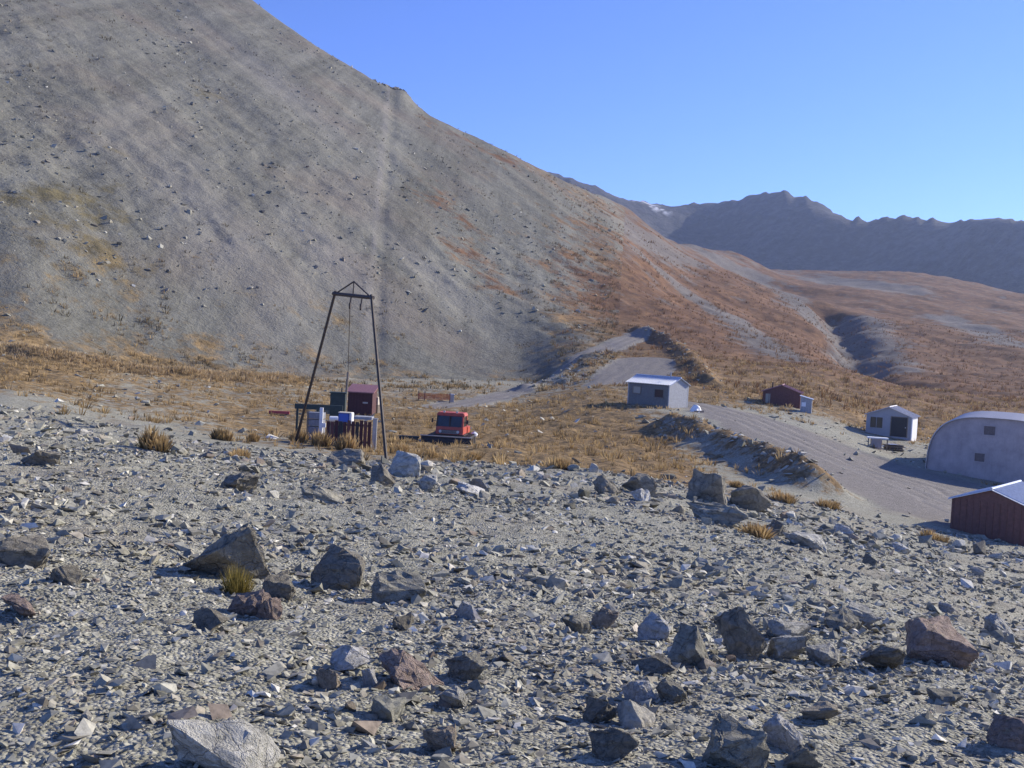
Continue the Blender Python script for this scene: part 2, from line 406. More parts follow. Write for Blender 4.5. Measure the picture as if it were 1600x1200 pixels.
# ------------------------------------------------------------------ terrain mesh, split into named pieces that share borders
def log_rows(a, b, d): return list(np.exp(np.arange(math.log(a), math.log(b), d)))
rows = np.array(log_rows(1.2, 3, .05) + log_rows(3, 48, .0115) + log_rows(48, 110, .0048) + log_rows(110, 345, .0042) + log_rows(345, 800, .008) + log_rows(800, 1800, .008) + [1850])
cols = np.concatenate([np.linspace(-1.15, -.62, 30)[:-1], np.linspace(-.62, .62, 450), np.linspace(.62, 1.15, 30)[1:]])
NR, NC = len(rows), len(cols)
SS, YY = np.meshgrid(cols, rows)
XX = SS * YY
xf, yf = XX.ravel(), YY.ravel()
out = [[] for _ in range(11)]
for a in range(0, len(xf), 60000):
    for o, r in zip(out, terrain(xf[a:a + 60000], yf[a:a + 60000], True)): o.append(r)
zf, pf, gf, scf, hif, nef, baf, faf, rof, tof, lef = [np.concatenate(o) for o in out]
co = np.stack([xf, yf, zf], 1)
idx = np.arange(NR * NC).reshape(NR, NC)
quads = np.stack([idx[:-1, :-1], idx[:-1, 1:], idx[1:, 1:], idx[1:, :-1]], -1).reshape(-1, 4)
P3 = co.reshape(NR, NC, 3)
nrm = np.cross(np.gradient(P3, axis=1), np.gradient(P3, axis=0)).reshape(-1, 3)
nrm /= np.linalg.norm(nrm, axis=1, keepdims=True)
# what grows where
sf = xf / yf
rust = np.clip(hif * .75 + sstep(.0, .12, sf) * sstep(8.5, 10, pf) * .5 + baf * sstep(-.05, .25, sf) * .25, 0, 1)
RUST_SPOTS = [(700, 330, 16), (735, 400, 14), (690, 300, 10), (770, 440, 12), (930, 440, 26), (960, 480, 22), (1010, 410, 30), (720, 215, 18), (800, 255, 22), (660, 185, 8)]
rspot = np.zeros_like(xf)
for u, v, r in RUST_SPOTS:
    q = hit(u, v); dd = np.hypot(xf - q[0], yf - q[1]); k = np.exp(-(dd / r) ** 2)
    gf = np.maximum(gf, k * .46); rust = np.maximum(rust, k); rspot = np.maximum(rspot, np.sqrt(k))
for pts, wd in [([hit(1110, 402), hit(1180, 432), hit(1250, 480), hit(1325, 560)], 7), ([hit(880, 310), hit(960, 350), hit(1060, 395)], 9), ([hit(1290, 440), hit(1400, 455)], 16), ([hit(1050, 440), hit(1150, 500), hit(1230, 560)], 5), ([hit(1330, 500), hit(1345, 545), hit(1370, 590)], 9), ([hit(1480, 500), hit(1580, 540)], 8)]:
    d, _, _ = polyline_dist(xf, yf, pts); gf = gf * (1 - .8 * np.exp(-(d / wd) ** 2) * hif.clip(.3, 1))
d, _, _ = polyline_dist(xf, yf, BERMS[4][0]); gf = np.maximum(gf, np.exp(-(d / 3.2) ** 2) * 1.1)
d, _, _ = polyline_dist(xf, yf, BERMS[0][0]); gf = np.maximum(gf, np.exp(-(d / 2.8) ** 2) * .62 * (1 - rof))
ol = np.zeros_like(xf)
for u, v, r in [(150, 320, 16), (300, 370, 14), (60, 340, 14), (260, 300, 10), (190, 230, 10), (130, 400, 14), (330, 150, 8), (480, 330, 8), (400, 440, 10), (520, 470, 10)]:
    q = hit(u, v); k = np.exp(-(np.hypot(xf - q[0], yf - q[1]) / r) ** 2); ol = np.maximum(ol, k); gf = np.maximum(gf, k * .48)
olive = scf * sstep(8.2, 8.9, pf) * (1 - sstep(-.02, .06, sf)) * .95 * (1 - rspot)
snow = np.zeros_like(xf)
for u, v, r in [(1003, 324, 36), (985, 319, 30), (960, 311, 16), (908, 294, 18), (1024, 328, 26)]:
    q = at(u, v, 1470); dd = np.hypot((xf - q[0]) / r, (yf - q[1]) / (r * 1.1)); snow = np.maximum(snow, (1 - sstep(.5, 1, dd)) * faf)
snow = snow * sstep(.0, .06, fbm(xf / 9, yf / 9, 40, 4))
fines = np.exp(-(np.abs(tof - .4) / .65) ** 4) * (.6 + 1.2 * (fbm(xf / 3, yf / 6, 44, 3) + .25)) * sstep(128, 150, yf) * (1 - sstep(300, 306, yf)) * .4
for u, v, rx, ry in [(320, 330, 9, 26), (430, 130, 7, 25), (345, 380, 8, 14), (520, 400, 6, 16), (660, 420, 5, 16)]:
    q = hit(u, v); c_ = ((xf - q[0]) + (yf - q[1])) * .707; f_ = ((yf - q[1]) - (xf - q[0])) * .707
    fines = np.maximum(fines, np.exp(-(c_ / rx) ** 2 - (f_ / ry) ** 2) * .35)
for pts, ws in ROADS[:2]:
    d, wv, _ = polyline_dist(xf, yf, pts, ws); d = d + .35 * fbm(xf / 5, yf / 5, 93, 2)
    fines = np.maximum(fines, rof * .55 * np.maximum(np.exp(-((d - .75) / .3) ** 2), np.exp(-((d - 2.3) / .35) ** 2)) * (.5 + 1.5 * (fbm(xf / 4, yf / 4, 94, 2) + .25)))
gf = gf * (1 - rof) * (1 - np.clip(fines * 2, 0, 1))
ATT = dict(grass=gf, rust=rust, olive=olive, road=rof, snow=snow, fines=fines)
qp = pf[quads].mean(1); qs = sf[quads].mean(1); qr = rof[quads].mean(1)
label = np.zeros(len(quads), int)
label[(qp > 8.05) & (qs < .1)] = 1
label[(qp > 8.05) & (qs >= .1)] = 2
label[qp > 13.3] = 3
label[(qr > .5)] = 4
for k, (nm, mt) in enumerate([('ground', M_GROUND), ('scree_mountain', M_SCREE), ('hillside', M_HILL), ('far_mountains', M_FAR), ('gravel_road', M_GROUND)]):
    q = quads[label == k]
    used, inv = np.unique(q, return_inverse=True)
    me = bpy.data.meshes.new(nm)
    me.vertices.add(len(used)); me.vertices.foreach_set('co', co[used].ravel())
    me.loops.add(q.size); me.loops.foreach_set('vertex_index', inv.reshape(-1).astype(np.int32))
    me.polygons.add(len(q)); me.polygons.foreach_set('loop_start', np.arange(0, q.size, 4, dtype=np.int32))
    me.polygons.foreach_set('use_smooth', np.ones(len(q), bool))
    for an, av in ATT.items():
        a_ = me.attributes.new(an, 'FLOAT', 'POINT'); a_.data.foreach_set('value', av[used].astype(np.float32))
    me.update(calc_edges=True)
    me.normals_split_custom_set_from_vertices(nrm[used].astype(np.float32).tolist())
    me.materials.append(mt)
    o = bpy.data.objects.new(nm, me); COL.objects.link(o); o['kind'] = 'structure'

# ------------------------------------------------------------------ object helpers
class MB:
    def __init__(s): s.v = []; s.f = []
    def add(s, vs, fs):
        b = len(s.v); s.v += [tuple(map(float, p)) for p in vs]; s.f += [tuple(b + i for i in f) for f in fs]; return s
    def box(s, x0, x1, y0, y1, z0, z1, m=None):
        vs = [Vector(p) for p in ((x0, y0, z0), (x1, y0, z0), (x1, y1, z0), (x0, y1, z0), (x0, y0, z1), (x1, y0, z1), (x1, y1, z1), (x0, y1, z1))]
        if m is not None: vs = [m @ p for p in vs]
        return s.add(vs, [(3, 2, 1, 0), (4, 5, 6, 7), (0, 1, 5, 4), (1, 2, 6, 5), (2, 3, 7, 6), (3, 0, 4, 7)])
    def tube(s, a, b, r0, r1=None, n=8):
        r1 = r0 if r1 is None else r1
        a = Vector(a); b = Vector(b); q = (b - a).to_track_quat('Z', 'Y')
        vs = []
        for c, r in ((a, r0), (b, r1)):
            for i in range(n):
                an = 2 * math.pi * i / n; vs.append(c + q @ Vector((r * math.cos(an), r * math.sin(an), 0)))
        fs = [(i, (i + 1) % n, n + (i + 1) % n, n + i) for i in range(n)] + [tuple(range(n - 1, -1, -1)), tuple(range(n, 2 * n))]
        return s.add(vs, fs)
    def prism(s, prof, axis, a, b):
        # prof: list of 2-D points in the plane normal to axis, extruded a..b
        n = len(prof)
        P = (lambda t, p: (t, p[0], p[1])) if axis == 'x' else (lambda t, p: (p[0], t, p[1]))
        vs = [P(a, p) for p in prof] + [P(b, p) for p in prof]
        return s.add(vs, [tuple(range(n)), tuple(range(2 * n - 1, n - 1, -1))] + [(i, n + i, n + (i + 1) % n, (i + 1) % n) for i in range(n)])
    def build(s, name, m, parent=None, loc=None, rot=None, bevel=0):
        me = bpy.data.meshes.new(name); me.from_pydata(s.v, [], s.f)
        bm = bmesh.new(); bm.from_mesh(me)
        if bevel: bmesh.ops.bevel(bm, geom=bm.edges[:], offset=bevel, segments=2, affect='EDGES', clamp_overlap=True)
        bmesh.ops.recalc_face_normals(bm, faces=bm.faces[:]); bm.to_mesh(me); bm.free()
        me.materials.append(m)
        o = bpy.data.objects.new(name, me); COL.objects.link(o)
        if parent: o.parent = parent
        if loc is not None: o.location = loc
        if rot is not None: o.rotation_euler = rot
        return o
def tag(o, label, cat, group=None):
    o['label'] = label; o['category'] = cat
    if group: o['group'] = group
    return o
def empty(name, loc, rz=0, label=None, cat=None, group=None):
    o = bpy.data.objects.new(name, None); COL.objects.link(o); o.location = loc; o.rotation_euler = (0, 0, rz)
    o.empty_display_size = .3
    if label: tag(o, label, cat, group)
    return o

def window(root, loc, rz, wd, ht, pane=None, fm=None, mull=0):
    # local: width along x, outward = -y
    t = .06
    b = MB().box(-wd / 2 - t, wd / 2 + t, -.05, .02, ht / 2, ht / 2 + t).box(-wd / 2 - t, wd / 2 + t, -.07, .02, -ht / 2 - t, -ht / 2)
    b.box(-wd / 2 - t, -wd / 2, -.048, .02, -ht / 2, ht / 2).box(wd / 2, wd / 2 + t, -.048, .02, -ht / 2, ht / 2)
    for i in range(mull):
        x = -wd / 2 + wd * (i + 1) / (mull + 1); b.box(x - .02, x + .02, -.04, .01, -ht / 2, ht / 2)
    f = b.build('window', fm or M_TIMBER, root, loc, (0, 0, rz))
    MB().box(-wd / 2, wd / 2, -.015, .012, -ht / 2, ht / 2).build('pane', pane or M_GLASS, f)
    return f
def door(root, loc, rz, wd, ht, m, leafs=1):
    d = None
    fr = MB().box(-wd / 2 - .07, -wd / 2, -.05, .02, 0, ht + .07).box(wd / 2, wd / 2 + .07, -.05, .02, 0, ht + .07).box(-wd / 2, wd / 2, -.05, .02, ht, ht + .07)
    b = MB().box(-wd / 2, wd / 2, -.02, .015, .02, ht)
    d = b.build('door', m, root, loc, (0, 0, rz))
    fr.build('frame', M_TIMBER, d)
    MB().box(wd / 2 - .16, wd / 2 - .08, -.06, -.02, ht * .47, ht * .53).build('handle', M_GALV, d)
    return d

def hut(root, X, Y, wh, rh, ridge, wall_mats, roof_m, over=.18, rib=.25):
    # corner at the origin, footprint X by Y; walls are four slabs; two roof panels with real ribs
    t = .1
    gx = ridge == 'y'                     # gables on the walls that run along x
    def gable(a): return [(0, -.5), (a, -.5), (a, wh), (a / 2, wh + rh), (0, wh)]
    if gx:
        MB().prism(gable(X), 'y', 0, t).build('gable_wall', wall_mats[0], root)
        MB().prism(gable(X), 'y', Y - t, Y).build('gable_wall', wall_mats[0], root)
        MB().box(0.002, t, t, Y - t, -.5, wh).build('side_wall', wall_mats[1], root)
        MB().box(X - t, X - .002, t, Y - t, -.5, wh).build('side_wall', wall_mats[1], root)
        span, length = X, Y
    else:
        MB().prism(gable(Y), 'x', 0, t).build('gable_wall', wall_mats[0], root)
        MB().prism(gable(Y), 'x', X - t, X).build('gable_wall', wall_mats[0], root)
        MB().box(t, X - t, 0.002, t, -.5, wh).build('side_wall', wall_mats[1], root)
        MB().box(t, X - t, Y - t, Y - .002, -.5, wh).build('side_wall', wall_mats[1], root)
        span, length = Y, X
    sl = math.hypot(span / 2, rh); ux, uz = (span / 2) / sl, rh / sl
    for sgn in (0, 1):
        b = MB()
        def pt(a, l, h):                  # a: down from ridge, l: along ridge, h: off the plane
            d = span / 2 - a * ux - 0 if not sgn else span / 2 + a * ux
            z = wh + rh - a * uz
            ox = -uz * h if not sgn else uz * h
            p = (d + ox, l, z + ux * h + .02)
            return p if gx else (p[1], p[0], p[2])
        n = max(4, int((length + 2 * over) / rib)); L0 = -over; L1 = length + over
        prof = []
        for i in range(n):
            l = L0 + (L1 - L0) * i / n; dl = (L1 - L0) / n
            prof += [(l, .0), (l + dl * .62, .0), (l + dl * .72, .045), (l + dl * .9, .045)]
        prof.append((L1, 0))
        vs = []; A1 = sl + over
        for l, h in prof: vs += [pt(.01, l, h), pt(A1, l, h)]
        k = len(vs)
        for l, h in prof: vs += [pt(.01, l, h - .03), pt(A1, l, h - .03)]
        fs = []
        for i in range(len(prof) - 1):
            fs += [(2 * i, 2 * i + 1, 2 * i + 3, 2 * i + 2), (k + 2 * i, k + 2 * i + 2, k + 2 * i + 3, k + 2 * i + 1), (2 * i + 1, k + 2 * i + 1, k + 2 * i + 3, 2 * i + 3), (2 * i, 2 * i + 2, k + 2 * i + 2, k + 2 * i)]
        e = 2 * (len(prof) - 1); fs += [(0, k, k + 1, 1), (e, e + 1, k + e + 1, k + e)]
        b.add(vs, fs).build('roof_panel', roof_m, root)
    zc = wh + rh + .05
    b = MB()
    if gx: b.tube((X / 2, -over, zc), (X / 2, Y + over, zc), .06)
    else: b.tube((-over, Y / 2, zc), (X + over, Y / 2, zc), .06)
    b.build('ridge_cap', roof_m, root)

def ground_min(px, py, dirs):
    return min(H1(px + a, py + b) for a, b in dirs)
def corner_frame(u, v, y, ang, X, Y):
    p = at(u, v, y); ca, sa = math.cos(ang), math.sin(ang)
    zs = [H1(p[0] + ca * a - sa * b, p[1] + sa * a + ca * b) for a in (0, X) for b in (0, Y)]
    return (p[0], p[1], .6 * p[2] + .4 * (sum(zs) / 4))

# ------------------------------------------------------------------ huts
a = R(47)
g = empty('grey_hut', corner_frame(1045, 638, 85, a, 2.7, 4.3), a, 'grey tin-roofed hut with two windows at the head of the road', 'hut')
hut(g, 2.7, 4.3, 1.95, .55, 'y', (M_GABLE, M_SHADEWALL), M_TIN)
window(g, (0, 3.35, 1.3), R(-90), .75, .55, M_PALEPANE)
window(g, (0, 1.05, 1.15), R(-90), .85, .65, M_GLASS, M_SHADEWALL)
MB().tube((1.35, .9, 2.3), (1.35, .9, 2.95), .06).build('flue', M_GALV, g)
MB().box(-.09, .01, -.01, .09, -.4, 1.95).build('corner_trim', M_GABLE, g)
MB().box(2.69, 2.79, -.01, .09, -.4, 1.9).build('corner_trim', M_GABLE, g)

a = R(72)
g = empty('red_hut', corner_frame(1249, 650, 100, a, 3.2, 3.6), a, 'dark red board hut with a pale side window, beyond the gravel road', 'hut')
hut(g, 3.2, 3.6, 1.85, .65, 'x', (M_RED, M_RED), M_REDROOF)
window(g, (0, 3.1, 1.15), R(-90), .45, .95, M_PALEPANE, M_RED)
MB().box(-.04, -.003, 0, 3.6, -.4, .28).build('base_board', M_CONC, g)
MB().tube((1.5, 2.8, 2.1), (1.5, 2.8, 2.75), .07).build('flue', M_STEEL, g)
for i in range(9):
    yy_ = .2 + i * .4; MB().box(-.03, -.004, yy_ - .02, yy_ + .02, .28, 1.8).build('batten', M_RED, g)
a = R(72)
g = empty('tin_privy', corner_frame(1267, 656, 97, a, 1.1, 1.05), a, 'narrow grey tin lean-to standing against the dark red hut', 'shed')
MB().add([(0, 0, -.3), (1.1, 0, -.3), (1.1, 1.05, -.3), (0, 1.05, -.3), (0, 0, 1.65), (1.1, 0, 1.65), (1.1, 1.05, 1.9), (0, 1.05, 1.9)], [(3, 2, 1, 0), (4, 5, 6, 7), (0, 1, 5, 4), (1, 2, 6, 5), (2, 3, 7, 6), (3, 0, 4, 7)]).build('wall', M_GABLE, g)
MB().add([(-.12, -.12, 1.64), (1.22, -.12, 1.64), (1.22, 1.15, 1.94), (-.12, 1.15, 1.94), (-.12, -.12, 1.69), (1.22, -.12, 1.69), (1.22, 1.15, 1.99), (-.12, 1.15, 1.99)], [(3, 2, 1, 0), (4, 5, 6, 7), (0, 1, 5, 4), (1, 2, 6, 5), (2, 3, 7, 6), (3, 0, 4, 7)]).build('roof', M_TIN, g)
MB().box(-.03, -.004, .55, .95, .95, 1.35).build('white_panel', M_WHITE, g)

a = R(60)
g = empty('white_shed', corner_frame(1423, 683, 91, a, 3.4, 3.9), a, 'small white shed with a dark doorway and a sunlit white side wall', 'shed')
hut(g, 3.4, 3.9, 1.85, .75, 'x', (M_SHEDSHADE, M_WHITE), M_PALETIN, .2)
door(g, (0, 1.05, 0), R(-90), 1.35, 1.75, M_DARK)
window(g, (0, 3.0, 1.15), R(-90), 1.05, .95, M_GLASS, M_SHEDSHADE, 1)
MB().box(-.1, .0, -.09, .0, -.4, 1.84).build('corner_trim', M_WHITE, g)

# Nissen hut: half-round end wall towards the camera, ribbed barrel roof
RN = 4.3
a = R(62)
p = at(1552, 748, 70)
g = empty('nissen_hut', (p[0], p[1], .5 * p[2] + .5 * H1(p[0], p[1]) - .1), a, 'large round-roofed hut with two small windows stacked in its blank half-round end wall', 'hut')
n = 40
def sup(t, k): c_, s_ = math.cos(t), math.sin(t); return (math.copysign(abs(c_) ** (2 / 3.2), c_) * k, abs(s_) ** (2 / 3.2) * k * 1.0)
prof = [sup(math.pi * i / n, RN) for i in range(n + 1)]
MB().prism([(-RN, -.8)] + [(-x, z) for x, z in prof] + [(RN, -.8)], 'x', 0, .14).build('end_wall', M_NISSEN, g)
MB().prism([(-RN, -.8)] + [(-x, z) for x, z in prof] + [(RN, -.8)], 'x', 9.86, 10).build('end_wall', M_NISSEN, g)
nl = 60; vs = []; fs = []
for j in range(nl + 1):
    x = -.22 + 10.44 * j / nl; rr = RN + .05 + (.045 if j % 2 else 0)
    for i in range(n + 1): vs.append((x, *sup(math.pi * i / n, rr)))
for j in range(nl):
    for i in range(n):
        q = j * (n + 1) + i; fs.append((q, q + 1, q + n + 2, q + n + 1))
o = MB().add(vs, fs).build('roof', M_PALETIN, g)
sm = o.modifiers.new('thickness', 'SOLIDIFY'); sm.thickness = .04
window(g, (0, .45, 3.45), R(-90), .7, .6, M_BOARDPANE, M_NISSEN)
window(g, (0, .95, 1.55), R(-90), .62, .56, M_BOARDPANE, M_NISSEN)

a = R(50)
pc = corner_frame(1608, 864, 43.5, a, 4.5, 3.3)
g = empty('brown_hut', pc, a, 'reddish brown hut with a bright tin roof, cut off by the right edge', 'hut')
hut(g, 4.5, 3.3, 1.8, .6, 'x', (M_BROWN, M_BROWN), M_TIN, .16)
for i in range(12):
    yy_ = .15 + i * .28; MB().box(-.028, -.004, yy_ - .018, yy_ + .018, -.3, 1.84).build('batten', M_BROWN, g)

# little maroon winch hut behind the tow tower: mono-pitch roof
a = R(86)
p = on(581, 645, 80)
g = empty('winch_hut', (p[0], p[1], p[2] - .05), a, 'small dark maroon winch hut behind the legs of the tow tower', 'hut')
def mono(X, Y, h0, h1): return [(0, 0, -.3), (X, 0, -.3), (X, Y, -.3), (0, Y, -.3), (0, 0, h0), (X, 0, h1), (X, Y, h1), (0, Y, h0)]
BF = [(3, 2, 1, 0), (4, 5, 6, 7), (0, 1, 5, 4), (1, 2, 6, 5), (2, 3, 7, 6), (3, 0, 4, 7)]
MB().add(mono(1.7, 1.95, 1.85, 2.25), BF).build('wall', M_MAROON, g)
MB().add([(-.25, -.15, 1.82), (1.85, -.15, 2.32), (1.85, 2.1, 2.32), (-.25, 2.1, 1.82), (-.25, -.15, 1.9), (1.85, -.15, 2.4), (1.85, 2.1, 2.4), (-.25, 2.1, 1.9)], BF).build('roof', M_REDROOF, g)
for i in range(8): MB().box(-.025, -.004, .1 + i * .25, .13 + i * .25, 0, 1.8).build('batten', M_MAROON, g)
MB().box(-.05, -.004, .35, .75, 1.0, 1.12).build('hinge_plate', M_GALV, g)

# ------------------------------------------------------------------ tow tower
fr_ = on(606, 722, 41.5); fl_ = on(461, 660, 50)
tr_ = at(580, 465, 45.0); tl_ = at(524, 459, 46.6); ap_ = at(553, 440, 45.8)
base = (fr_ + fl_) / 2
g = empty('tow_tower', tuple(base), 0, 'tall splayed-leg tow tower with a peaked crossbar and hanging pulleys', 'tower')
L = lambda q: tuple(np.array(q) - base)
MB().tube(L(fr_ - np.array([0, 0, .3])), L(tr_ + np.array([0, 0, .12])), .075, .065).build('leg', M_STEEL, g)
MB().tube(L(fl_ - np.array([0, 0, .3])), L(tl_ + np.array([0, 0, .12])), .075, .065).build('leg', M_STEEL, g)
dx = (tr_ - tl_) * .06
MB().tube(L(tl_ - dx), L(tr_ + dx), .085).build('crossbar', M_STEEL, g)
MB().tube(L(tl_), L(ap_), .035).build('top_strut', M_STEEL, g)
MB().tube(L(tr_), L(ap_), .035).build('top_strut', M_STEEL, g)
MB().tube(L(tl_ * .5 + tr_ * .5), L(ap_), .028).build('king_post', M_STEEL, g)
for k in (.46, .76):
    q = tl_ * (1 - k) + tr_ * k; q2 = q - np.array([.05, 0, .38])
    h_ = MB().tube(L(q), L(q2), .03).build('pulley_hanger', M_STEEL, g)
    ax = np.array([.03, 0, 0])
    MB().tube(L(q2 - ax - np.array([0, 0, .08])), L(q2 + ax - np.array([0, 0, .08])), .15, .15, 16).build('sheave', M_STEEL, h_)
for q in (fr_, fl_):
    MB().box(-.22, .22, -.22, .22, -.25, .08).build('footing', M_CONC, g, L(q))
q = tl_ * .54 + tr_ * .46
pole = on(538, 640, 74)
g2 = tag(MB().tube((0, 0, -.3), (.12, .2, 3.6), .1, .085).build('tow_pole', M_TIMBER, None, tuple(pole)), 'leaning timber pole beside the maroon winch hut', 'pole')
pts_ = [q - np.array([.05, 0, .5]), pole + np.array([.12, .2, 3.6])]
tag(MB().tube((0, 0, 0), tuple(pts_[1] - pts_[0]), .018, .018, 6).build('tow_rope', M_STEEL, None, tuple(pts_[0])), 'thin tow rope running from the tower pulley down to the timber pole', 'rope')

# ------------------------------------------------------------------ gear beneath the tower
y_ = 56
p = on(500, 660, y_)
g = empty('dark_rail', (p[0] - .05, y_, p[2]), R(4), 'dark green rail on short posts behind the white post under the tower', 'rail')
pz = at(500, 636, y_)[2] - p[2]
MB().box(-1.35, 1.25, -.08, .08, pz - .15, pz + .13).build('rail_beam', M_GREEN, g)
for xx in (-1.2, -.1, 1.05): MB().box(xx - .06, xx + .06, -.06, .06, -.2, pz - .15).build('post', M_GREEN, g)
p = on(500, 656, 55); z0 = at(497, 656, 55)[2]
g = empty('grey_crate', (at(494, 656, 55)[0], 55, p[2]), R(-8), 'blue-grey crate under the dark rail at the left tower leg', 'crate')
zt = at(494, 643, 55)[2] - p[2]
for i in range(4): MB().box(-.42, .42, -.3, .3, .02 + i * zt / 4, (i + .9) * zt / 4).build('board', paint('crate_grey_%d' % i, (.22, .23, .26)), g)
for xx in (-.36, .36): MB().box(xx - .04, xx + .04, -.33, -.3, 0, zt).build('corner_post', M_TIMBER, g)
p = on(528, 634, 62); zt = at(528, 614, 62)[2] - p[2]
g = empty('engine_box', (p[0], 62, p[2]), R(5), 'dark green engine box left of the maroon winch hut', 'engine box')
MB().box(-.45, .45, -.4, .4, .1, zt).build('casing', M_GREEN, g, bevel=.03)
MB().box(-.5, .5, -.45, .45, zt, zt + .06).build('lid', M_GREEN, g)
MB().box(-.4, .4, -.45, .45, -.2, .1).build('skid', M_TIMBER, g)
MB().tube((.2, 0, zt), (.2, 0, zt + .35), .04).build('exhaust', M_STEEL, g)
p = on(501, 674, 53); zt = at(501, 637, 53)[2] - p[2]
g = empty('white_post', (p[0], 53, p[2]), 0, 'white post with a side bracket in front of the dark rail', 'post')
MB().box(-.085, .085, -.06, .06, -.3, zt).build('upright', M_WHITE, g)
MB().box(.085, .25, -.05, .05, zt * .42, zt * .55).build('bracket', M_WHITE, g)
p = on(521, 664, 54); zt = at(521, 650, 54)[2]; zb = at(521, 659, 54)[2]
g = empty('white_drum', (p[0], 54, p[2]), R(15), 'bright white plastic drum on a stand beside the blue barrel', 'drum')
MB().tube((-.22, 0, (zt + zb) / 2 - p[2]), (.22, 0, (zt + zb) / 2 - p[2]), .15, .15, 14).build('body', M_WHITE, g, bevel=.02)
for xx in (-.14, .14): MB().box(xx - .03, xx + .03, -.12, .12, -.2, zb - p[2] + .03).build('stand', M_TIMBER, g)
p = on(538, 672, 53); zt = at(538, 645, 53)[2] - p[2]; zb = at(538, 660, 53)[2] - p[2]
g = empty('blue_barrel', (p[0], 53, p[2]), R(-6), 'blue barrel with a white rim above the maroon board fence', 'barrel')
MB().box(-.3, .3, -.22, .22, zb, zt).build('body', M_BLUE, g, bevel=.06)
MB().box(.3, .42, -.24, .24, zb - .02, zt + .03).build('rim', M_WHITE, g, bevel=.02)
MB().box(-.3, .38, -.24, .24, zt + .002, zt + .04).build('lid', M_CREAM, g)
for xx in (-.22, .22): MB().box(xx - .05, xx + .05, -.15, .15, -.2, zb).build('stand', M_GREEN, g)
# board fence, each board a piece, near-black ones standing in for shaded gaps
y_ = 50.5
p0 = on(508, 703, y_); p1 = on(579, 706, y_)
g = empty('board_fence', tuple((p0 + p1) / 2), 0, 'maroon board fence behind golden tussocks under the tower', 'fence')
nb = 11
for i in range(nb):
    t = (i + .5) / nb; q = p0 * (1 - t) + p1 * t
    top = at(508 + 71 * t, 658 + 1.5 * math.sin(i * 2.1), y_)[2] - ((p0 + p1) / 2)[2]
    MB().box(-.082, .082, -.018 + .006 * (i % 2), .018 + .006 * (i % 2), -.5, top).build('board', (M_MAROON, M_RED, M_MAROON, M_DARK)[i % 4], g, (q[0] - (p0[0] + p1[0]) / 2, 0, 0))
zc_ = ((p0 + p1) / 2)[2]
for v in (664, 690):
    zz = at(543, v, y_)[2] - zc_; MB().box(-1.12, 1.12, .03, .09, zz - .05, zz + .05).build('rail', M_TIMBER, g)
zz = at(565, 650, y_ + .6)[2] - zc_
MB().box(.2, 1.1, .1, .9, zz - .14, zz + .0).build('top_shelf', M_GABLE, g)
p = on(584, 707, 50.2); zt = at(584, 655, 50.2)[2] - p[2]
g = empty('grey_post', (p[0], 50.2, p[2]), 0, 'pale grey square post at the right end of the maroon board fence', 'post')
MB().box(-.1, .1, -.1, .1, -.3, zt).build('upright', M_GALV, g)
MB().box(-.13, .13, -.13, .13, zt, zt + .04).build('cap', M_GALV, g)
p = on(587, 636, 82); zt = at(587, 620, 82)[2] - p[2]; zb = at(587, 632, 82)[2] - p[2]
g = empty('cream_box', (p[0], 82, p[2]), R(-25), 'cream sunlit box standing right of the maroon winch hut', 'box')
MB().box(-.38, .38, -.3, .3, zb, zt).build('body', M_CREAM, g, bevel=.02)
for xx in (-.3, .3): MB().box(xx - .05, xx + .05, -.25, .25, -.2, zb).build('leg', M_TIMBER, g)
p = hit(436, 648)
g = empty('red_beam', (p[0], p[1], p[2] + .16), R(6), 'red painted beam lying in the grass left of the tower', 'beam')
MB().box(-.75, .75, -.1, .1, -.1, .1).build('shaft', M_REDBAR, g, bevel=.01)
for xx in (-.6, .6): MB().box(xx - .06, xx + .06, -.14, .14, -.3, -.1).build('block', M_TIMBER, g)
# orange netting with posts
p = on(678, 630, 98); y_ = 98
g = empty('orange_netting', (p[0], y_, p[2]), R(6), 'low orange safety netting between posts behind the red snow groomer', 'netting')
for i in range(24):
    x = -1.5 + i * 3.0 / 23; MB().box(x - .025, x + .025, -.01, .01, .1, .62 + .06 * math.sin(i)).build('mesh_strand', M_ORANGE, g)
for k in range(5): MB().box(-1.5, 1.5, .011, .025, .12 + k * .12, .17 + k * .12).build('mesh_band', M_ORANGE, g)
for x in (-1.5, -.9, 1.5): MB().box(x - .05, x + .05, .03, .12, -.2, .85).build('post', M_TIMBER, g)
p = on(706, 628, 99)
g = empty('marker_post', (p[0], 99, p[2]), 0, 'short pale grey marker post at the start of the hill track', 'post')
MB().box(-.2, .2, -.12, .12, -.2, .75).build('upright', M_GALV, g, bevel=.03)
MB().box(-.23, .23, -.15, .15, .75, .8).build('cap', M_WHITE, g)

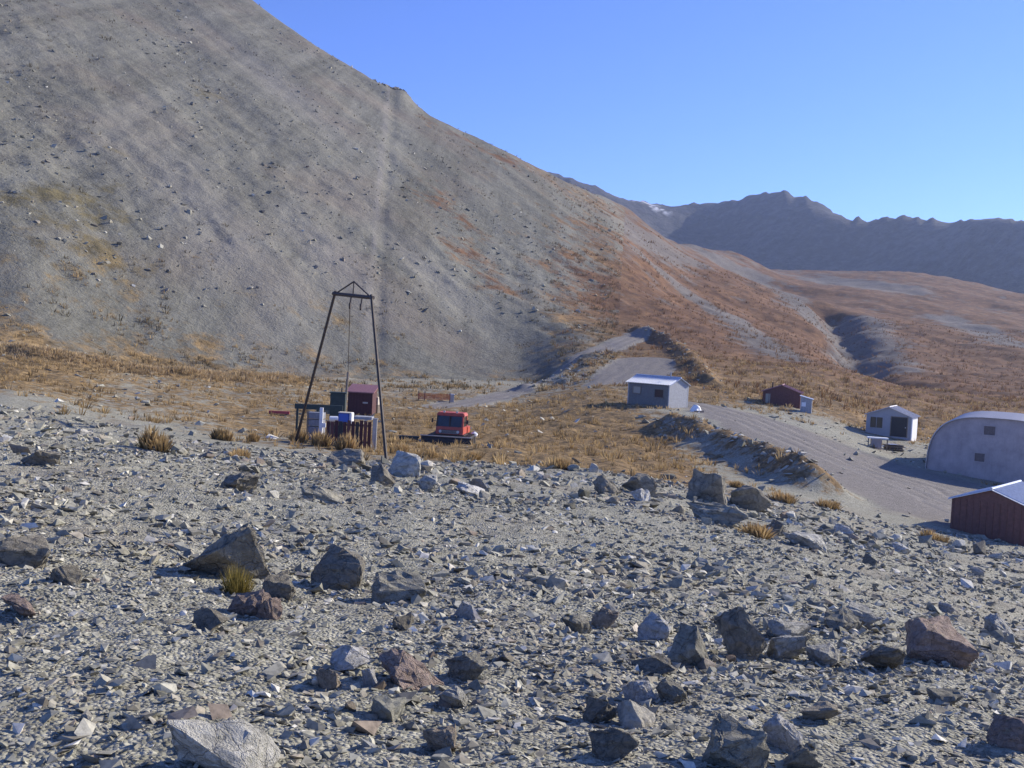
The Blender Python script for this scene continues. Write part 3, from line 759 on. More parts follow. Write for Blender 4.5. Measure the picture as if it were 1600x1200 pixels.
# ------------------------------------------------------------------ snow groomer
y_ = 64
p = on(705, 698, y_)
zg = .5 * (p[2] + at(705, 697, y_)[2])
g = empty('snow_groomer', (p[0], y_, zg), R(-7), 'red tracked snow groomer with a wide dark front blade', 'snow groomer')
for sx in (-1, 1):
    pr = []
    for i in range(9): an = math.pi / 2 + math.pi * i / 8; pr.append((-1.15 + .31 * math.cos(an), .33 + .31 * math.sin(an)))
    for i in range(9): an = -math.pi / 2 + math.pi * i / 8; pr.append((1.2 + .31 * math.cos(an), .33 + .31 * math.sin(an)))
    x0, x1 = (.55, 1.3) if sx > 0 else (-1.3, -.55)
    t = MB().prism(pr, 'x', x0, x1).build('track', M_RUBBER, g)
    for i in range(16):
        yy_ = -1.2 + i * .16; MB().box(x0 + .01, x1 - .01, yy_ - .03, yy_ + .03, .64, .69).build('grouser', M_STEEL, t)
    for i in range(4): MB().tube((x1 + .0 if sx > 0 else x0, -.9 + i * .62, .33), ((x1 + .04) if sx > 0 else x0 - .04, -.9 + i * .62, .33), .2, .2, 14).build('road_wheel', M_STEEL, t)
MB().box(-.54, .54, -1.1, 1.3, .3, .72).build('chassis', M_STEEL, g)
MB().box(-.9, .9, .55, 1.5, .73, 1.15).build('rear_deck', M_VRED, g, bevel=.04)
# cab shell: pillars + roof + lower panels
MB().add([(-.86, -1.0, .72), (.86, -1.0, .72), (.86, .5, .72), (-.86, .5, .72), (-.86, -.92, 1.2), (.86, -.92, 1.2), (.86, .5, 1.2), (-.86, .5, 1.2)], BF).build('lower_body', M_VRED, g, bevel=.04)
MB().add([(-.9, -.78, 1.86), (.9, -.78, 1.86), (.9, .55, 1.86), (-.9, .55, 1.86), (-.82, -.66, 2.06), (.82, -.66, 2.06), (.82, .48, 2.06), (-.82, .48, 2.06)], BF).build('cab_roof', M_VRED, g, bevel=.03)
for sx in (-1, 1):
    MB().add([(sx * .86, -.92, 1.2), (sx * .76, -.92, 1.2), (sx * .76, -.8, 1.2), (sx * .86, -.8, 1.2), (sx * .84, -.76, 1.87), (sx * .74, -.76, 1.87), (sx * .74, -.64, 1.87), (sx * .84, -.64, 1.87)], BF).build('pillar', M_VRED if sx > 0 else M_STEEL, g)
    MB().box(min(sx * .86, sx * .76), max(sx * .86, sx * .76), .38, .5, 1.2, 1.87).build('pillar', M_VRED, g)
    MB().box(min(sx * .83, sx * .8), max(sx * .83, sx * .8), -.7, .38, 1.2, 1.86).build('side_window', M_GLASS, g)
    MB().tube((sx * .55, -1.02, .92), (sx * .55, -1.07, .92), .09, .09, 12).build('headlight', M_LAMP, g)
    MB().box(min(sx * .5, sx * .62), max(sx * .5, sx * .62), -1.85, -1.05, .3, .42).build('blade_arm', M_STEEL, g)
MB().box(-.04, .04, -.9, -.76, 1.2, 1.86, Matrix.Identity(4)).build('centre_pillar', M_STEEL, g)
for x0, x1 in ((-.75, -.045), (.045, .75)):
    MB().add([(x0, -.895, 1.21), (x1, -.895, 1.21), (x1, -.865, 1.21), (x0, -.865, 1.21), (x0, -.735, 1.86), (x1, -.735, 1.86), (x1, -.705, 1.86), (x0, -.705, 1.86)], BF).build('windscreen', M_GLASS, g)
MB().box(-.74, .74, .44, .47, 1.2, 1.86).build('rear_window', M_GLASS, g)
gr_ = MB().box(-.62, .62, -1.035, -1.0, .78, 1.02).build('grille', M_STEEL, g)
for k in range(4): MB().box(-.6, .6, -1.06, -1.036, .8 + k * .055, .82 + k * .055).build('grille_bar', M_GALV, gr_)
pr = [(-1.95 - .14 * math.cos(t) + .14, .08 + .58 * (t + 1.2) / 2.4) for t in np.linspace(-1.2, 1.2, 9)]
pr = [(y0, z0) for y0, z0 in pr] + [(y0 + .07, z0) for y0, z0 in pr[::-1]]
MB().prism(pr, 'x', -1.55, 1.55).build('blade', M_RUBBER, g)
MB().box(-1.6, 1.6, -2.0, -1.86, .665, .72).build('blade_top_edge', M_GALV, g)
MB().tube((.1, -1.6, .62), (.1, -1.05, .5), .05).build('hydraulic_ram', M_GALV, g)
for sx in (-1, 1):
    a_ = MB().tube((sx * .86, -.8, 1.5), (sx * 1.08, -.9, 1.55), .018).build('mirror_arm', M_STEEL, g)
    MB().box(min(sx * 1.04, sx * 1.16), max(sx * 1.04, sx * 1.16), -.93, -.89, 1.42, 1.68).build('mirror', M_STEEL, a_)
    MB().tube((sx * .4, -.72, 2.12), (sx * .4, -.79, 2.12), .07, .07, 12).build('roof_lamp', M_LAMP, g)
    MB().add([(sx * .35 - .3, -.905, 1.23), (sx * .35 - .27, -.905, 1.23), (sx * .35 + .03, -.79, 1.68), (sx * .35, -.79, 1.68)], [(0, 1, 2, 3)]).build('wiper', M_RUBBER, g)
MB().tube((-.7, .9, 1.15), (-.7, .9, 1.95), .05, .05, 10).build('exhaust_stack', M_STEEL, g)
MB().box(-.95, .95, -1.0, .5, .66, .735).build('sill', M_STEEL, g)
p = on(740, 688, 65)
g = empty('white_sack', (p[0], 65, zg + .62), R(20), 'white bag slung beside the right track of the snow groomer', 'sack')
bm = bmesh.new(); bmesh.ops.create_icosphere(bm, subdivisions=3, radius=.2)
for v in bm.verts: v.co.x *= 1.25; v.co.z *= .85; v.co += v.normal * random.uniform(-.015, .015)
me = bpy.data.meshes.new('bag'); bm.to_mesh(me); bm.free(); me.materials.append(M_WHITE)
o = bpy.data.objects.new('bag', me); COL.objects.link(o); o.parent = g
MB().tube((0, 0, .12), (.03, 0, .24), .05, .07).build('neck', M_WHITE, g)
p = on(640, 690, 63)
g = empty('tiller', (p[0], 63, p[2]), R(-3), 'dark low tiller implement lying on the ground left of the snow groomer', 'implement')
MB().tube((-.65, 0, .2), (.5, 0, .2), .16, .16, 10).build('rotor', M_RUBBER, g)
MB().box(-.7, .55, -.12, .2, .3, .42).build('hood', M_GREEN, g)
MB().box(.56, .95, -.15, .12, .02, .22).build('end_plate', M_GALV, g)
for i in range(7): MB().box(-.6 + i * .17, -.55 + i * .17, -.05, .05, -.02, .12).build('tooth', M_STEEL, g)

# ------------------------------------------------------------------ things in the yard before the white shed
p = on(1372, 690, 82)
g = empty('white_bench', (p[0], 82, p[2]), R(-12), 'white-topped work bench on a box base in front of the white shed', 'bench')
MB().box(-.85, .75, -.4, .4, .8, .9).build('top', M_WHITE, g, bevel=.01)
MB().box(-.55, .25, -.3, .3, -.2, .8).build('cupboard', M_NISSEN, g)
for xx in (-.78, .66): MB().box(xx - .04, xx + .04, -.34, -.26, -.2, .8).build('leg', M_TIMBER, g)
p = on(1397, 692, 83)
g = empty('scrap_stack', (p[0], 83, p[2]), R(10), 'low stack of dark timber topped by a pale sheet beside the work bench', 'timber stack')
for i in range(5): MB().box(-.7 + .05 * (i % 2), .7 - .07 * (i % 3), -.4, .4, i * .1, i * .1 + .085).build('plank', M_TIMBER if i % 2 else M_STEEL, g)
MB().box(-.5, .2, -.3, .3, .5, .54).build('sheet', M_TIN, g)
p = on(1087, 640, 83)
g = empty('white_tarp_heap', tuple(p), R(30), 'white tarpaulin heap on the ground at the right corner of the grey hut', 'tarpaulin')
bm = bmesh.new(); bmesh.ops.create_icosphere(bm, subdivisions=3, radius=.5)
for v in bm.verts:
    v.co.x *= .9; v.co.y *= .9; v.co.z *= 1.0 if v.co.z > 0 else .3
    k = float(fbm(np.array([v.co.x * 3 + 5]), np.array([v.co.y * 3 + v.co.z * 2]), 3, 2)[0]); v.co *= 1 + .6 * k
me = bpy.data.meshes.new('sheet'); bm.to_mesh(me); bm.free(); me.materials.append(M_WHITE)
o = bpy.data.objects.new('sheet', me); COL.objects.link(o); o.parent = g
MB().box(-.5, .5, -.45, -.4, -.1, .12).build('weight_board', M_TIMBER, g)

# ------------------------------------------------------------------ rocks
def hull_points(k, seed, n=11, boxy=.55):
    r = random.Random(seed); pts = []
    for _ in range(n):
        v = Vector((r.gauss(0, 1), r.gauss(0, 1), r.gauss(0, 1))).normalized()
        m = max(abs(v.x), abs(v.y), abs(v.z))
        v = v * ((1 - boxy) + boxy / m * .8)
        pts.append(v * r.uniform(.34, .58))
    return pts
def hull_mesh(seed, n):
    bm = bmesh.new()
    for p in hull_points(0, seed, n): bm.verts.new(p)
    res = bmesh.ops.convex_hull(bm, input=bm.verts[:])
    bmesh.ops.delete(bm, geom=[e for e in res['geom_interior'] if isinstance(e, bmesh.types.BMVert)], context='VERTS')
    bmesh.ops.triangulate(bm, faces=bm.faces[:])
    xs = [v.co.copy() for v in bm.verts]
    lo = Vector([min(c[i] for c in xs) for i in range(3)]); hi = Vector([max(c[i] for c in xs) for i in range(3)])
    for v in bm.verts:
        for i in range(3): v.co[i] = (v.co[i] - lo[i]) / (hi[i] - lo[i]) - .5
    return bm
def boulder_mesh(seed, n=15, cuts=3, amp=.07):
    bm = hull_mesh(seed, n)
    bmesh.ops.bevel(bm, geom=bm.edges[:], offset=.018, segments=1, affect='EDGES', clamp_overlap=True)
    bmesh.ops.triangulate(bm, faces=bm.faces[:])
    if cuts > 1:
        bmesh.ops.subdivide_edges(bm, edges=[e for e in bm.edges if e.calc_length() > .07], cuts=cuts - 1, use_grid_fill=True)
    bmesh.ops.triangulate(bm, faces=bm.faces[:])
    bm.normal_update()
    c = np.array([v.co[:] for v in bm.verts]); o = seed * 3.7
    k = fbm(c[:, 0] * 3 + c[:, 2] * 1.7 + o, c[:, 1] * 3 + c[:, 2] * 2.3, seed, 3) + .5 * fbm(c[:, 0] * 11 + o, c[:, 1] * 11 + c[:, 2] * 9, seed + 5, 2)
    lay = c[:, 2] * .9 + c[:, 0] * .35 * math.sin(seed) + .12 * fbm(c[:, 0] * 2 + o, c[:, 1] * 2, seed, 2)
    k = k + .55 * (np.abs(((lay * 4.3 + seed) % 1) - .5) - .25) + .35 * fbm(c[:, 0] * 25 + o, c[:, 1] * 25 + c[:, 2] * 21, seed + 9, 2)
    for v, q in zip(bm.verts, k): v.co += v.normal * float(q) * amp * 2
    me = bpy.data.meshes.new('rock'); bm.to_mesh(me); bm.free(); me.materials.append(M_ROCK)
    return me
BM_ = [boulder_mesh(100 + i, 9 + i % 5, 5, .075) for i in range(20)]
SM_ = [boulder_mesh(300 + i, 10 + i % 4, 1, .04) for i in range(14)]
def tint(col, name):
    m, nt, b = mat(name); tc = nt.nodes.new('ShaderNodeTexCoord').outputs['Object']
    n = noise(nt, tc, 7, 6, .7)
    c = ramp(nt, n, [(.3, tuple(x * .5 for x in col)), (.5, col), (.72, tuple(min(.8, x * 1.45) for x in col))])
    big = noise(nt, tc, 2.3, 5, .7)
    c = mixc(nt, ramp(nt, big, [(.52, (0, 0, 0)), (.66, (.6, .6, .6))]), c, tuple(x * .5 for x in col))
    lic = noise(nt, tc, 5.5, 6, .8)
    c = mixc(nt, ramp(nt, lic, [(.58, (0, 0, 0)), (.63, (.8, .8, .8))]), c, (.36, .35, .27))
    cr_ = N(nt, 'ShaderNodeTexVoronoi', feature='DISTANCE_TO_EDGE', i_Scale=3.2); 
    wp = nt.nodes.new('ShaderNodeVectorMath'); wp.operation = 'MULTIPLY_ADD'; nz_ = N(nt, 'ShaderNodeTexNoise', i_Scale=6.0, i_Detail=4.0)
    nt.links.new(tc, nz_.inputs['Vector']); nt.links.new(nz_.outputs[1], wp.inputs[0]); wp.inputs[1].default_value = (.25, .25, .25); nt.links.new(tc, wp.inputs[2]); nt.links.new(wp.outputs[0], cr_.inputs['Vector'])
    crk = ramp(nt, cr_.outputs['Distance'], [(0, (0, 0, 0)), (.035, (1, 1, 1))])
    c = mixc(nt, .3, c, crk, 'MULTIPLY')
    nt.links.new(c, b.inputs['Base Color']); b.inputs['Roughness'].default_value = .9; b.inputs['Specular IOR Level'].default_value = .2
    bump(nt, b, mth(nt, 'ADD', mth(nt, 'ADD', n, noise(nt, tc, 40, 4, .6)), mth(nt, 'MULTIPLY', crk, .45)), .9, .03); return m
TINT = {'d': tint((.27, .245, .19), 'dark_shaded_rock'), 'g': M_ROCK, 'p': tint((.50, .485, .42), 'pale_rock'), 'w': tint((.64, .62, .56), 'white_rock'),  # dark tint: partly stone colour, partly painted shade of the near faces
        'r': tint((.35, .27, .22), 'reddish_rock'), 'b': tint((.42, .35, .26), 'beige_rock'), 'm': tint((.345, .325, .255), 'mid_grey_rock')}
# (u centre, v base, width px, height px, tint, yaw, label)
ROCKS = [
 (338, 910, 118, 90, 'd', 20, 'largest boulder at left, dark with a sloping top, behind the yellow-green tussock'),
 (519, 925, 78, 60, 'd', 50, 'dark wedge-shaped boulder in the left foreground, right of the yellow-green tussock'),
 (619, 946, 74, 48, 'm', 10, 'flat-topped grey block just right of the dark wedge-shaped boulder'),
 (345, 1232, 150, 108, 'p', 75, 'big pale boulder cut off by the bottom edge at left'),
 (15, 888, 84, 44, 'd', 0, 'dark rounded rock at the left edge of the picture'),
 (22, 972, 56, 36, 'r', 40, 'rock with a pinkish face at the left edge, below the dark rounded one'),
 (432, 940, 46, 46, 'd', 80, 'dark upright stone touching the right side of the yellow-green tussock'),
 (385, 966, 50, 40, 'r', 15, 'pinkish stone in front of the yellow-green tussock'),
 (420, 972, 36, 34, 'r', 65, 'small rosy stone with a pale end, just right of the pinkish stone'),
 (637, 1080, 112, 54, 'r', 5, 'long reddish slab with a dark hollow in the lower middle foreground'),
 (543, 1056, 70, 40, 'w', 33, 'whitish flat stone left of the long reddish slab'),
 (506, 1082, 40, 34, 'b', 12, 'square beige stone below the whitish flat stone'),
 (576, 1078, 24, 28, 'w', 70, 'small white pointed stone touching the left end of the reddish slab'),
 (706, 1112, 46, 34, 'p', 25, 'pale stone below the right end of the long reddish slab'),
 (726, 1070, 50, 42, 'm', 60, 'grey leaning stone right of the long reddish slab'),
 (606, 1132, 52, 40, 'g', 44, 'grey angular stone below the long reddish slab'),
 (692, 1182, 58, 50, 'b', 30, 'cream boulder near the bottom edge, left of the middle'),
 (726, 972, 32, 26, 'w', 10, 'bright white stone alone on gravel in the middle foreground'),
 (368, 768, 56, 28, 'd', 5, 'dark low rock with a light right end on the far left gravel'),
 (494, 788, 70, 26, 'm', 8, 'low grey hump of rock in the gravel left of the tower foot'),
 (600, 762, 46, 34, 'd', 30, 'dark block at the foot of the right tower leg'),
 (628, 748, 48, 36, 'p', 70, 'pale heaped rock just right of the right tower leg'),
 (538, 732, 56, 24, 'd', 12, 'low dark rock on the crest left of the right tower leg'),
 (734, 778, 44, 18, 'w', 20, 'white flat stone on the crest right of the tower'),
 (667, 768, 28, 24, 'p', 55, 'small pale stone right of the heaped rock at the tower foot'),
 (318, 990, 56, 32, 'd', 18, 'dark flat stone below the largest left boulder'),
 (55, 731, 52, 24, 'd', 0, 'dark low rock high on the gravel at the far left'),
 (630, 988, 32, 24, 'd', 35, 'small dark stone below the flat-topped grey block'),
 (98, 918, 46, 28, 'd', 62, 'dark stone between the left edge and the largest boulder'),
 (950, 778, 46, 36, 'd', 5, 'round dark rock on the crest, leftmost of the pair above the grass'),
 (998, 776, 54, 34, 'd', 35, 'dark rock behind the bright white round stone on the crest'),
 (1004, 786, 30, 20, 'w', 10, 'bright white round stone on the crest in front of a dark rock'),
 (1112, 792, 66, 48, 'd', 14, 'large dark rock on the right crest above the road'),
 (1175, 802, 62, 38, 'd', 40, 'brown-black boulder just right of the large dark crest rock'),
 (1125, 824, 72, 34, 'm', 2, 'flat slab with a pale upper edge below the dark crest rocks'),
 (1220, 842, 34, 26, 'd', 50, 'dark cube-like rock between the crest slab and the pale long rock'),
 (1267, 862, 58, 32, 'p', 15, 'pale long rock on the right crest slope'),
 (1318, 838, 28, 14, 'w', 20, 'thin white stone on the crest right of the pale long rock'),
 (1411, 868, 30, 16, 'w', 35, 'white stone on the slope left of the brown hut'),
 (1160, 1032, 84, 92, 'd', 25, 'tallest dark boulder in the right foreground'),
 (1092, 1048, 88, 70, 'm', 60, 'boulder with a pale notched top just left of the tallest dark boulder'),
 (1020, 1004, 52, 40, 'w', 18, 'white-topped stone left of the notched boulder'),
 (1232, 1004, 66, 40, 'p', 30, 'upper of two pale slabs leaning right of the tallest dark boulder'),
 (1234, 1036, 70, 46, 'p', 40, 'lower of two pale slabs leaning right of the tallest dark boulder'),
 (1297, 1044, 56, 34, 'p', 10, 'pale wedge right of the two leaning slabs'),
 (1390, 1054, 72, 44, 'd', 22, 'dark reddish rock left of the big brown block at right'),
 (1485, 1044, 110, 84, 'r', 8, 'big reddish brown block in the right foreground'),
 (1315, 992, 62, 36, 'm', 45, 'grey angular rock above the pale wedge'),
 (1345, 976, 50, 34, 'p', 70, 'rock with a pale right face above the grey angular one'),
 (1572, 1002, 62, 42, 'p', 15, 'pale rock at the right edge beside the reddish brown block'),
 (897, 992, 58, 34, 'm', 5, 'low grey rock left of centre in the right rock group'),
 (943, 986, 46, 36, 'b', 33, 'beige-grey rock behind the low grey rock'),
 (1152, 1208, 120, 70, 'm', 12, 'wide grey boulder at the bottom edge, right of the middle'),
 (1225, 1178, 62, 60, 'w', 50, 'white-topped boulder beside the wide grey boulder at the bottom'),
 (957, 1194, 68, 56, 'd', 66, 'dark block near the bottom edge in the middle'),
 (930, 1134, 62, 44, 'd', 20, 'dark rounded rock above the dark block at the bottom middle'),
 (992, 1142, 66, 46, 'g', 40, 'grey rock right of the dark rounded one'),
 (1002, 1102, 54, 36, 'w', 14, 'whitish rock above the grey one in the middle foreground'),
 (1052, 1102, 48, 40, 'm', 75, 'grey block right of the whitish rock'),
 (1022, 1062, 76, 26, 'd', 3, 'thin dark slab below the boulder with the notched top'),
 (1245, 1212, 72, 40, 'm', 28, 'low grey rock at the bottom edge under the white-topped boulder'),
 (1580, 1172, 66, 48, 'r', 37, 'reddish rock at the right edge near the bottom'),
 (1485, 1106, 52, 28, 'm', 10, 'low grey stone below the reddish brown block'),
 (1290, 1132, 62, 36, 'g', 50, 'grey stone on the slope right of the white-topped boulder'),
 (1485, 962, 28, 16, 'w', 0, 'small white stone on top of the gravel behind the reddish brown block'),
]
BANK = []
for i, (u, v, wp, hp, tn, yaw, lab) in enumerate(ROCKS):
    q = hit(u, v - 3); k = q[1] / F
    me = BM_[i % len(BM_)]
    if tn != 'g' or True:
        me = me.copy(); me.materials.clear(); me.materials.append(TINT[tn])
    o = bpy.data.objects.new('boulder' if wp > 60 else 'stone', me); COL.objects.link(o)
    sh_ = .88 if (u > 850 and v > 930) else 1.0
    W_, Hh = wp * k * 1.05 * sh_, hp * k * 1.12 * sh_
    o.scale = (W_ * 1.08, W_ * .9, Hh * 1.15)
    o.rotation_euler = (R(random.uniform(-22, 22)), R(random.uniform(-25, 25)), R(random.choice([0, 180]) + random.uniform(-25, 25)))
    o.location = (q[0], q[1] + W_ * .35, q[2] + Hh * .27)
    tag(o, lab, 'boulder' if wp > 60 else 'stone', 'foreground boulders and stones')
    an_ = rng.uniform(0, 2 * np.pi, 34); rr_ = W_ * rng.uniform(.42, .68, 34)
    BANK.append((o.location[0] + np.cos(an_) * rr_, o.location[1] + np.sin(an_) * rr_ * .85, W_ * rng.uniform(.06, .24, 34) ** 1.15))

def scatter_xy(n, y0, y1, smin, smax, power=2.0):
    r = rng.random(n); yy = (y0 ** power + r * (y1 ** power - y0 ** power)) ** (1 / power)
    s = rng.uniform(smin, smax, n); return s * yy, yy
# loose stones that can be picked out one by one
x_, y_ = scatter_xy(900, 3.2, 36, -.52, .52, 1.25)
dens = fbm(x_ / 3.0, y_ / 3.0, 50, 3) + .12 * sstep(.0, .3, x_ / y_) * (y_ < 12)
keep = np.argsort(-dens)[:235]
x_, y_ = x_[keep], y_[keep]; z_ = terrain(x_, y_)
LOOSE = []
for i in range(len(x_)):
    o = bpy.data.objects.new('loose_stone', SM_[i % len(SM_)]); COL.objects.link(o)
    sz = random.choice([11, 13, 15, 17, 20, 24, 30]) * y_[i] / F
    o.scale = (sz, sz * random.uniform(.6, .9), sz * random.uniform(.4, .75))
    o.rotation_euler = (R(random.uniform(-18, 18)), R(random.uniform(-18, 18)), random.uniform(0, 6.28))
    o.location = (x_[i], y_[i], z_[i] + o.scale[2] * .28)
    LOOSE.append(o)

ANCH = {0: 'largest dark boulder at left', 1: 'dark wedge-shaped boulder', 2: 'flat-topped grey block', 3: 'big pale boulder at the bottom edge', 4: 'dark rounded rock at the left edge', 5: 'pinkish-faced rock at the left edge',
 9: 'long reddish slab', 10: 'whitish flat stone', 16: 'cream boulder near the bottom edge', 17: 'bright white stone in the middle', 18: 'dark low rock on the far left gravel', 19: 'low grey hump of rock', 20: 'dark block at the tower foot', 23: 'white flat stone on the crest', 26: 'dark low rock at the far left',
 29: 'round dark crest rock', 31: 'bright white round crest stone', 32: 'large dark crest rock', 34: 'flat slab below the crest rocks', 36: 'pale long crest rock', 38: 'white stone left of the brown hut', 39: 'tallest dark boulder', 40: 'notched boulder', 43: 'lower leaning pale slab', 46: 'big reddish brown block', 49: 'pale rock at the right edge', 50: 'low grey rock left of the rock group', 52: 'wide grey boulder at the bottom', 53: 'white-topped boulder at the bottom', 54: 'dark block at the bottom middle', 61: 'reddish rock at the right edge', 63: 'grey stone on the right slope'}
CRI = CR.T
def px(co_):
    d = CRI @ (np.array(co_) - np.array([0, 0, CAM_Z])); return 800 + F * d[0] / -d[2], 600 - F * d[1] / -d[2]
buck = {}
for o in LOOSE:
    u, v = px(o.location); best = min(ANCH, key=lambda k: math.hypot(ROCKS[k][0] - u, (ROCKS[k][1] - ROCKS[k][3] * .4 - v) * 1.6))
    du = u - ROCKS[best][0]; dv = (v - (ROCKS[best][1] - ROCKS[best][3] * .4)) * 1.6
    side = ('right of' if du > 0 else 'left of') if abs(du) > abs(dv) else ('in front of' if dv > 0 else 'behind')
    buck.setdefault((best, side), []).append((math.hypot(du, dv), o))
ORD = ['nearest', 'second nearest', 'third nearest', 'fourth nearest', 'fifth nearest', 'sixth nearest', 'seventh nearest', 'eighth nearest', 'ninth nearest', 'tenth nearest']
for (k, side), lst in buck.items():
    lst.sort(key=lambda t: t[0])
    for i, (_, o) in enumerate(lst):
        tag(o, (ORD[i] if i < 10 else ['eleventh', 'twelfth', 'thirteenth', 'fourteenth', 'fifteenth', 'sixteenth', 'seventeenth', 'eighteenth', 'nineteenth', 'twentieth'][min(i - 10, 9)] + ' nearest') + ' loose stone ' + side + ' the ' + ANCH[k], 'stone', 'loose stones in the rubble')

# gravel and scree chips: uncountable, one mesh each
TEMPL = []
for i in range(24):
    bm = hull_mesh(700 + i, 7 + i % 2); bm.verts.index_update()
    TEMPL.append((np.array([v.co[:] for v in bm.verts]), np.array([[v.index for v in f.verts] for f in bm.faces]))); bm.free()
def chips(name, x, y, size, label, cat, zs=(.12, .5), sink=.2, tilt=34, warmth=.16, tone_c=.42):
    n = len(x); z = np.concatenate([terrain(x[a:a + 40000], y[a:a + 40000]) for a in range(0, n, 40000)])
    tid = rng.integers(0, len(TEMPL), n)
    yaw = rng.uniform(0, 2 * np.pi, n); tx = np.radians(rng.uniform(-tilt, tilt, n)); ty = np.radians(rng.uniform(-tilt, tilt, n))
    S = np.stack([size, size * rng.uniform(.4, .9, n), size * rng.uniform(zs[0], zs[1], n)], 1)
    cz, sz, cx, sx, cy, sy = np.cos(yaw), np.sin(yaw), np.cos(tx), np.sin(tx), np.cos(ty), np.sin(ty)
    one = np.ones(n); zero = np.zeros(n)
    Rz = np.stack([cz, -sz, zero, sz, cz, zero, zero, zero, one], 1).reshape(n, 3, 3)
    Rx = np.stack([one, zero, zero, zero, cx, -sx, zero, sx, cx], 1).reshape(n, 3, 3)
    Ry = np.stack([cy, zero, sy, zero, one, zero, -sy, zero, cy], 1).reshape(n, 3, 3)
    Rt = Rx @ Ry @ Rz
    tone = np.clip(rng.normal(tone_c, .22, n) + (rng.random(n) < .09) * .45, 0, 1); warm = np.clip(rng.exponential(warmth, n), 0, 1)
    VS, FS, TT, WW = [], [], [], []; off = 0
    for k, (tv, tf) in enumerate(TEMPL):
        m = np.where(tid == k)[0]
        if not len(m): continue
        v = np.einsum('nij,nvj->nvi', Rt[m], tv[None] * S[m][:, None, :])
        v[..., 0] += x[m][:, None]; v[..., 1] += y[m][:, None]; v[..., 2] += (z[m] + S[m][:, 2] * (.5 - sink) )[:, None]
        f = tf[None] + (np.arange(len(m)) * len(tv))[:, None, None] + off
        VS.append(v.reshape(-1, 3)); FS.append(f.reshape(-1, 3)); off += len(m) * len(tv)
        TT.append(np.repeat(tone[m], len(tv))); WW.append(np.repeat(warm[m], len(tv)))
    V = np.concatenate(VS); Fc = np.concatenate(FS)
    me = bpy.data.meshes.new(name); me.vertices.add(len(V)); me.vertices.foreach_set('co', V.ravel())
    me.loops.add(Fc.size); me.loops.foreach_set('vertex_index', Fc.ravel().astype(np.int32))
    me.polygons.add(len(Fc)); me.polygons.foreach_set('loop_start', np.arange(0, Fc.size, 3, dtype=np.int32))
    me.polygons.foreach_set('use_smooth', np.zeros(len(Fc), bool))
    for an, av in (('tone', np.concatenate(TT)), ('warm', np.concatenate(WW))):
        a_ = me.attributes.new(an, 'FLOAT', 'POINT'); a_.data.foreach_set('value', av.astype(np.float32))
    me.update(calc_edges=True); me.materials.append(M_GRAVEL)
    o = bpy.data.objects.new(name, me); COL.objects.link(o); o['kind'] = 'stuff'; tag(o, label, cat)
    return o
def layer(n, y0, y1, s0, s1, lo, hi, seed, pw=2.0, thin=None):
    x, y = scatter_xy(int(n * 1.7), y0, y1, -.64, .64, pw)
    d = .45 * fbm(x / 1.4, y / 1.4, seed, 3) + .6 * rng.random(len(x))
    if thin is not None: d = d + thin(x, y)
    k = np.argsort(-d)[:n]; x, y = x[k], y[k]
    pm = np.clip(.5 + 2.0 * fbm(x / (1.1 + y * .06), y / (1.1 + y * .06), seed + 7, 3), 0, 1)
    sz = lo * (hi / lo) ** (rng.random(len(x)) ** (4.6 - 2.8 * pm))
    sz = np.where((y > 11) & (y < 24), sz * .82, sz)
    return x, y, sz
A = layer(60000, 2.0, 8.5, 0, 0, .008, .08, 61)
B = layer(48000, 7.5, 20, 0, 0, .02, .17, 62)
C = layer(28000, 18, 44, 0, 0, .04, .34, 63)
D = layer(1500, 3.2, 11, 0, 0, .045, .15, 64, 1.6, lambda x, y: 2.2 * fbm(x / .9, y / .9, 65, 3) + .55 * sstep(.02, .12, x / y) * sstep(4, 5, y))
E = layer(900, 16, 40, 0, 0, .15, .5, 66, 1.6, lambda x, y: 2.0 * fbm(x / 3, y / 3, 67, 3) + .3 * sstep(22, 28, y))
G_ = [np.concatenate([L_[k] for L_ in [A, B, C, D, E] + BANK]) for k in range(3)]
chips('gravel', G_[0], G_[1], G_[2], 'grey angular gravel and rubble covering the foreground slope', 'gravel')
# stones strewn over the basin, the bank and the road edge
x, y = scatter_xy(5200, 44, 115, -.62, .62)
_, p_, g_, *_r = terrain(x, y, True); rd_ = _r[5]
k = rng.random(len(x)) < np.clip(.75 - g_ * .6, .08, 1) * (1 - .93 * rd_)
x, y = x[k], y[k]
bx_, by_ = [], []
for pts, wd, A_ in BERMS[:4]:
    for i in range(len(pts) - 1):
        nq = 90 if A_ > 1.3 else 110; t = rng.random(nq); bx_.append(pts[i][0] + (pts[i + 1][0] - pts[i][0]) * t + rng.normal(0, 1.0, nq)); by_.append(pts[i][1] + (pts[i + 1][1] - pts[i][1]) * t + rng.normal(0, 1.2, nq) - .8)
x = np.concatenate([x] + bx_); y = np.concatenate([y] + by_)
chips('basin_stones', x, y, .12 * (.75 / .12) ** (rng.random(len(x)) ** 2.4), 'scattered grey stones over the grassy basin and along the road bank', 'stones', tone_c=.5)
x, y = scatter_xy(15000, 100, 335, -.6, .16, 1.6)
_, p_, g_, sc_, *_r = terrain(x, y, True)
k = (sc_ > .5) & (rng.random(len(x)) < np.clip(1.15 - (y - 110) / 260, .15, 1)) & (fbm((x + y) / 16, (y - x) / 50, 70, 4) > .02)
x, y = x[k], y[k]
chips('scree_blocks', x, y, .2 * (1.1 / .2) ** (rng.random(len(x)) ** 3.2), 'grey blocks and stones strewn over the scree slope', 'stones', zs=(.3, .7), sink=.3, tilt=40, tone_c=.36)

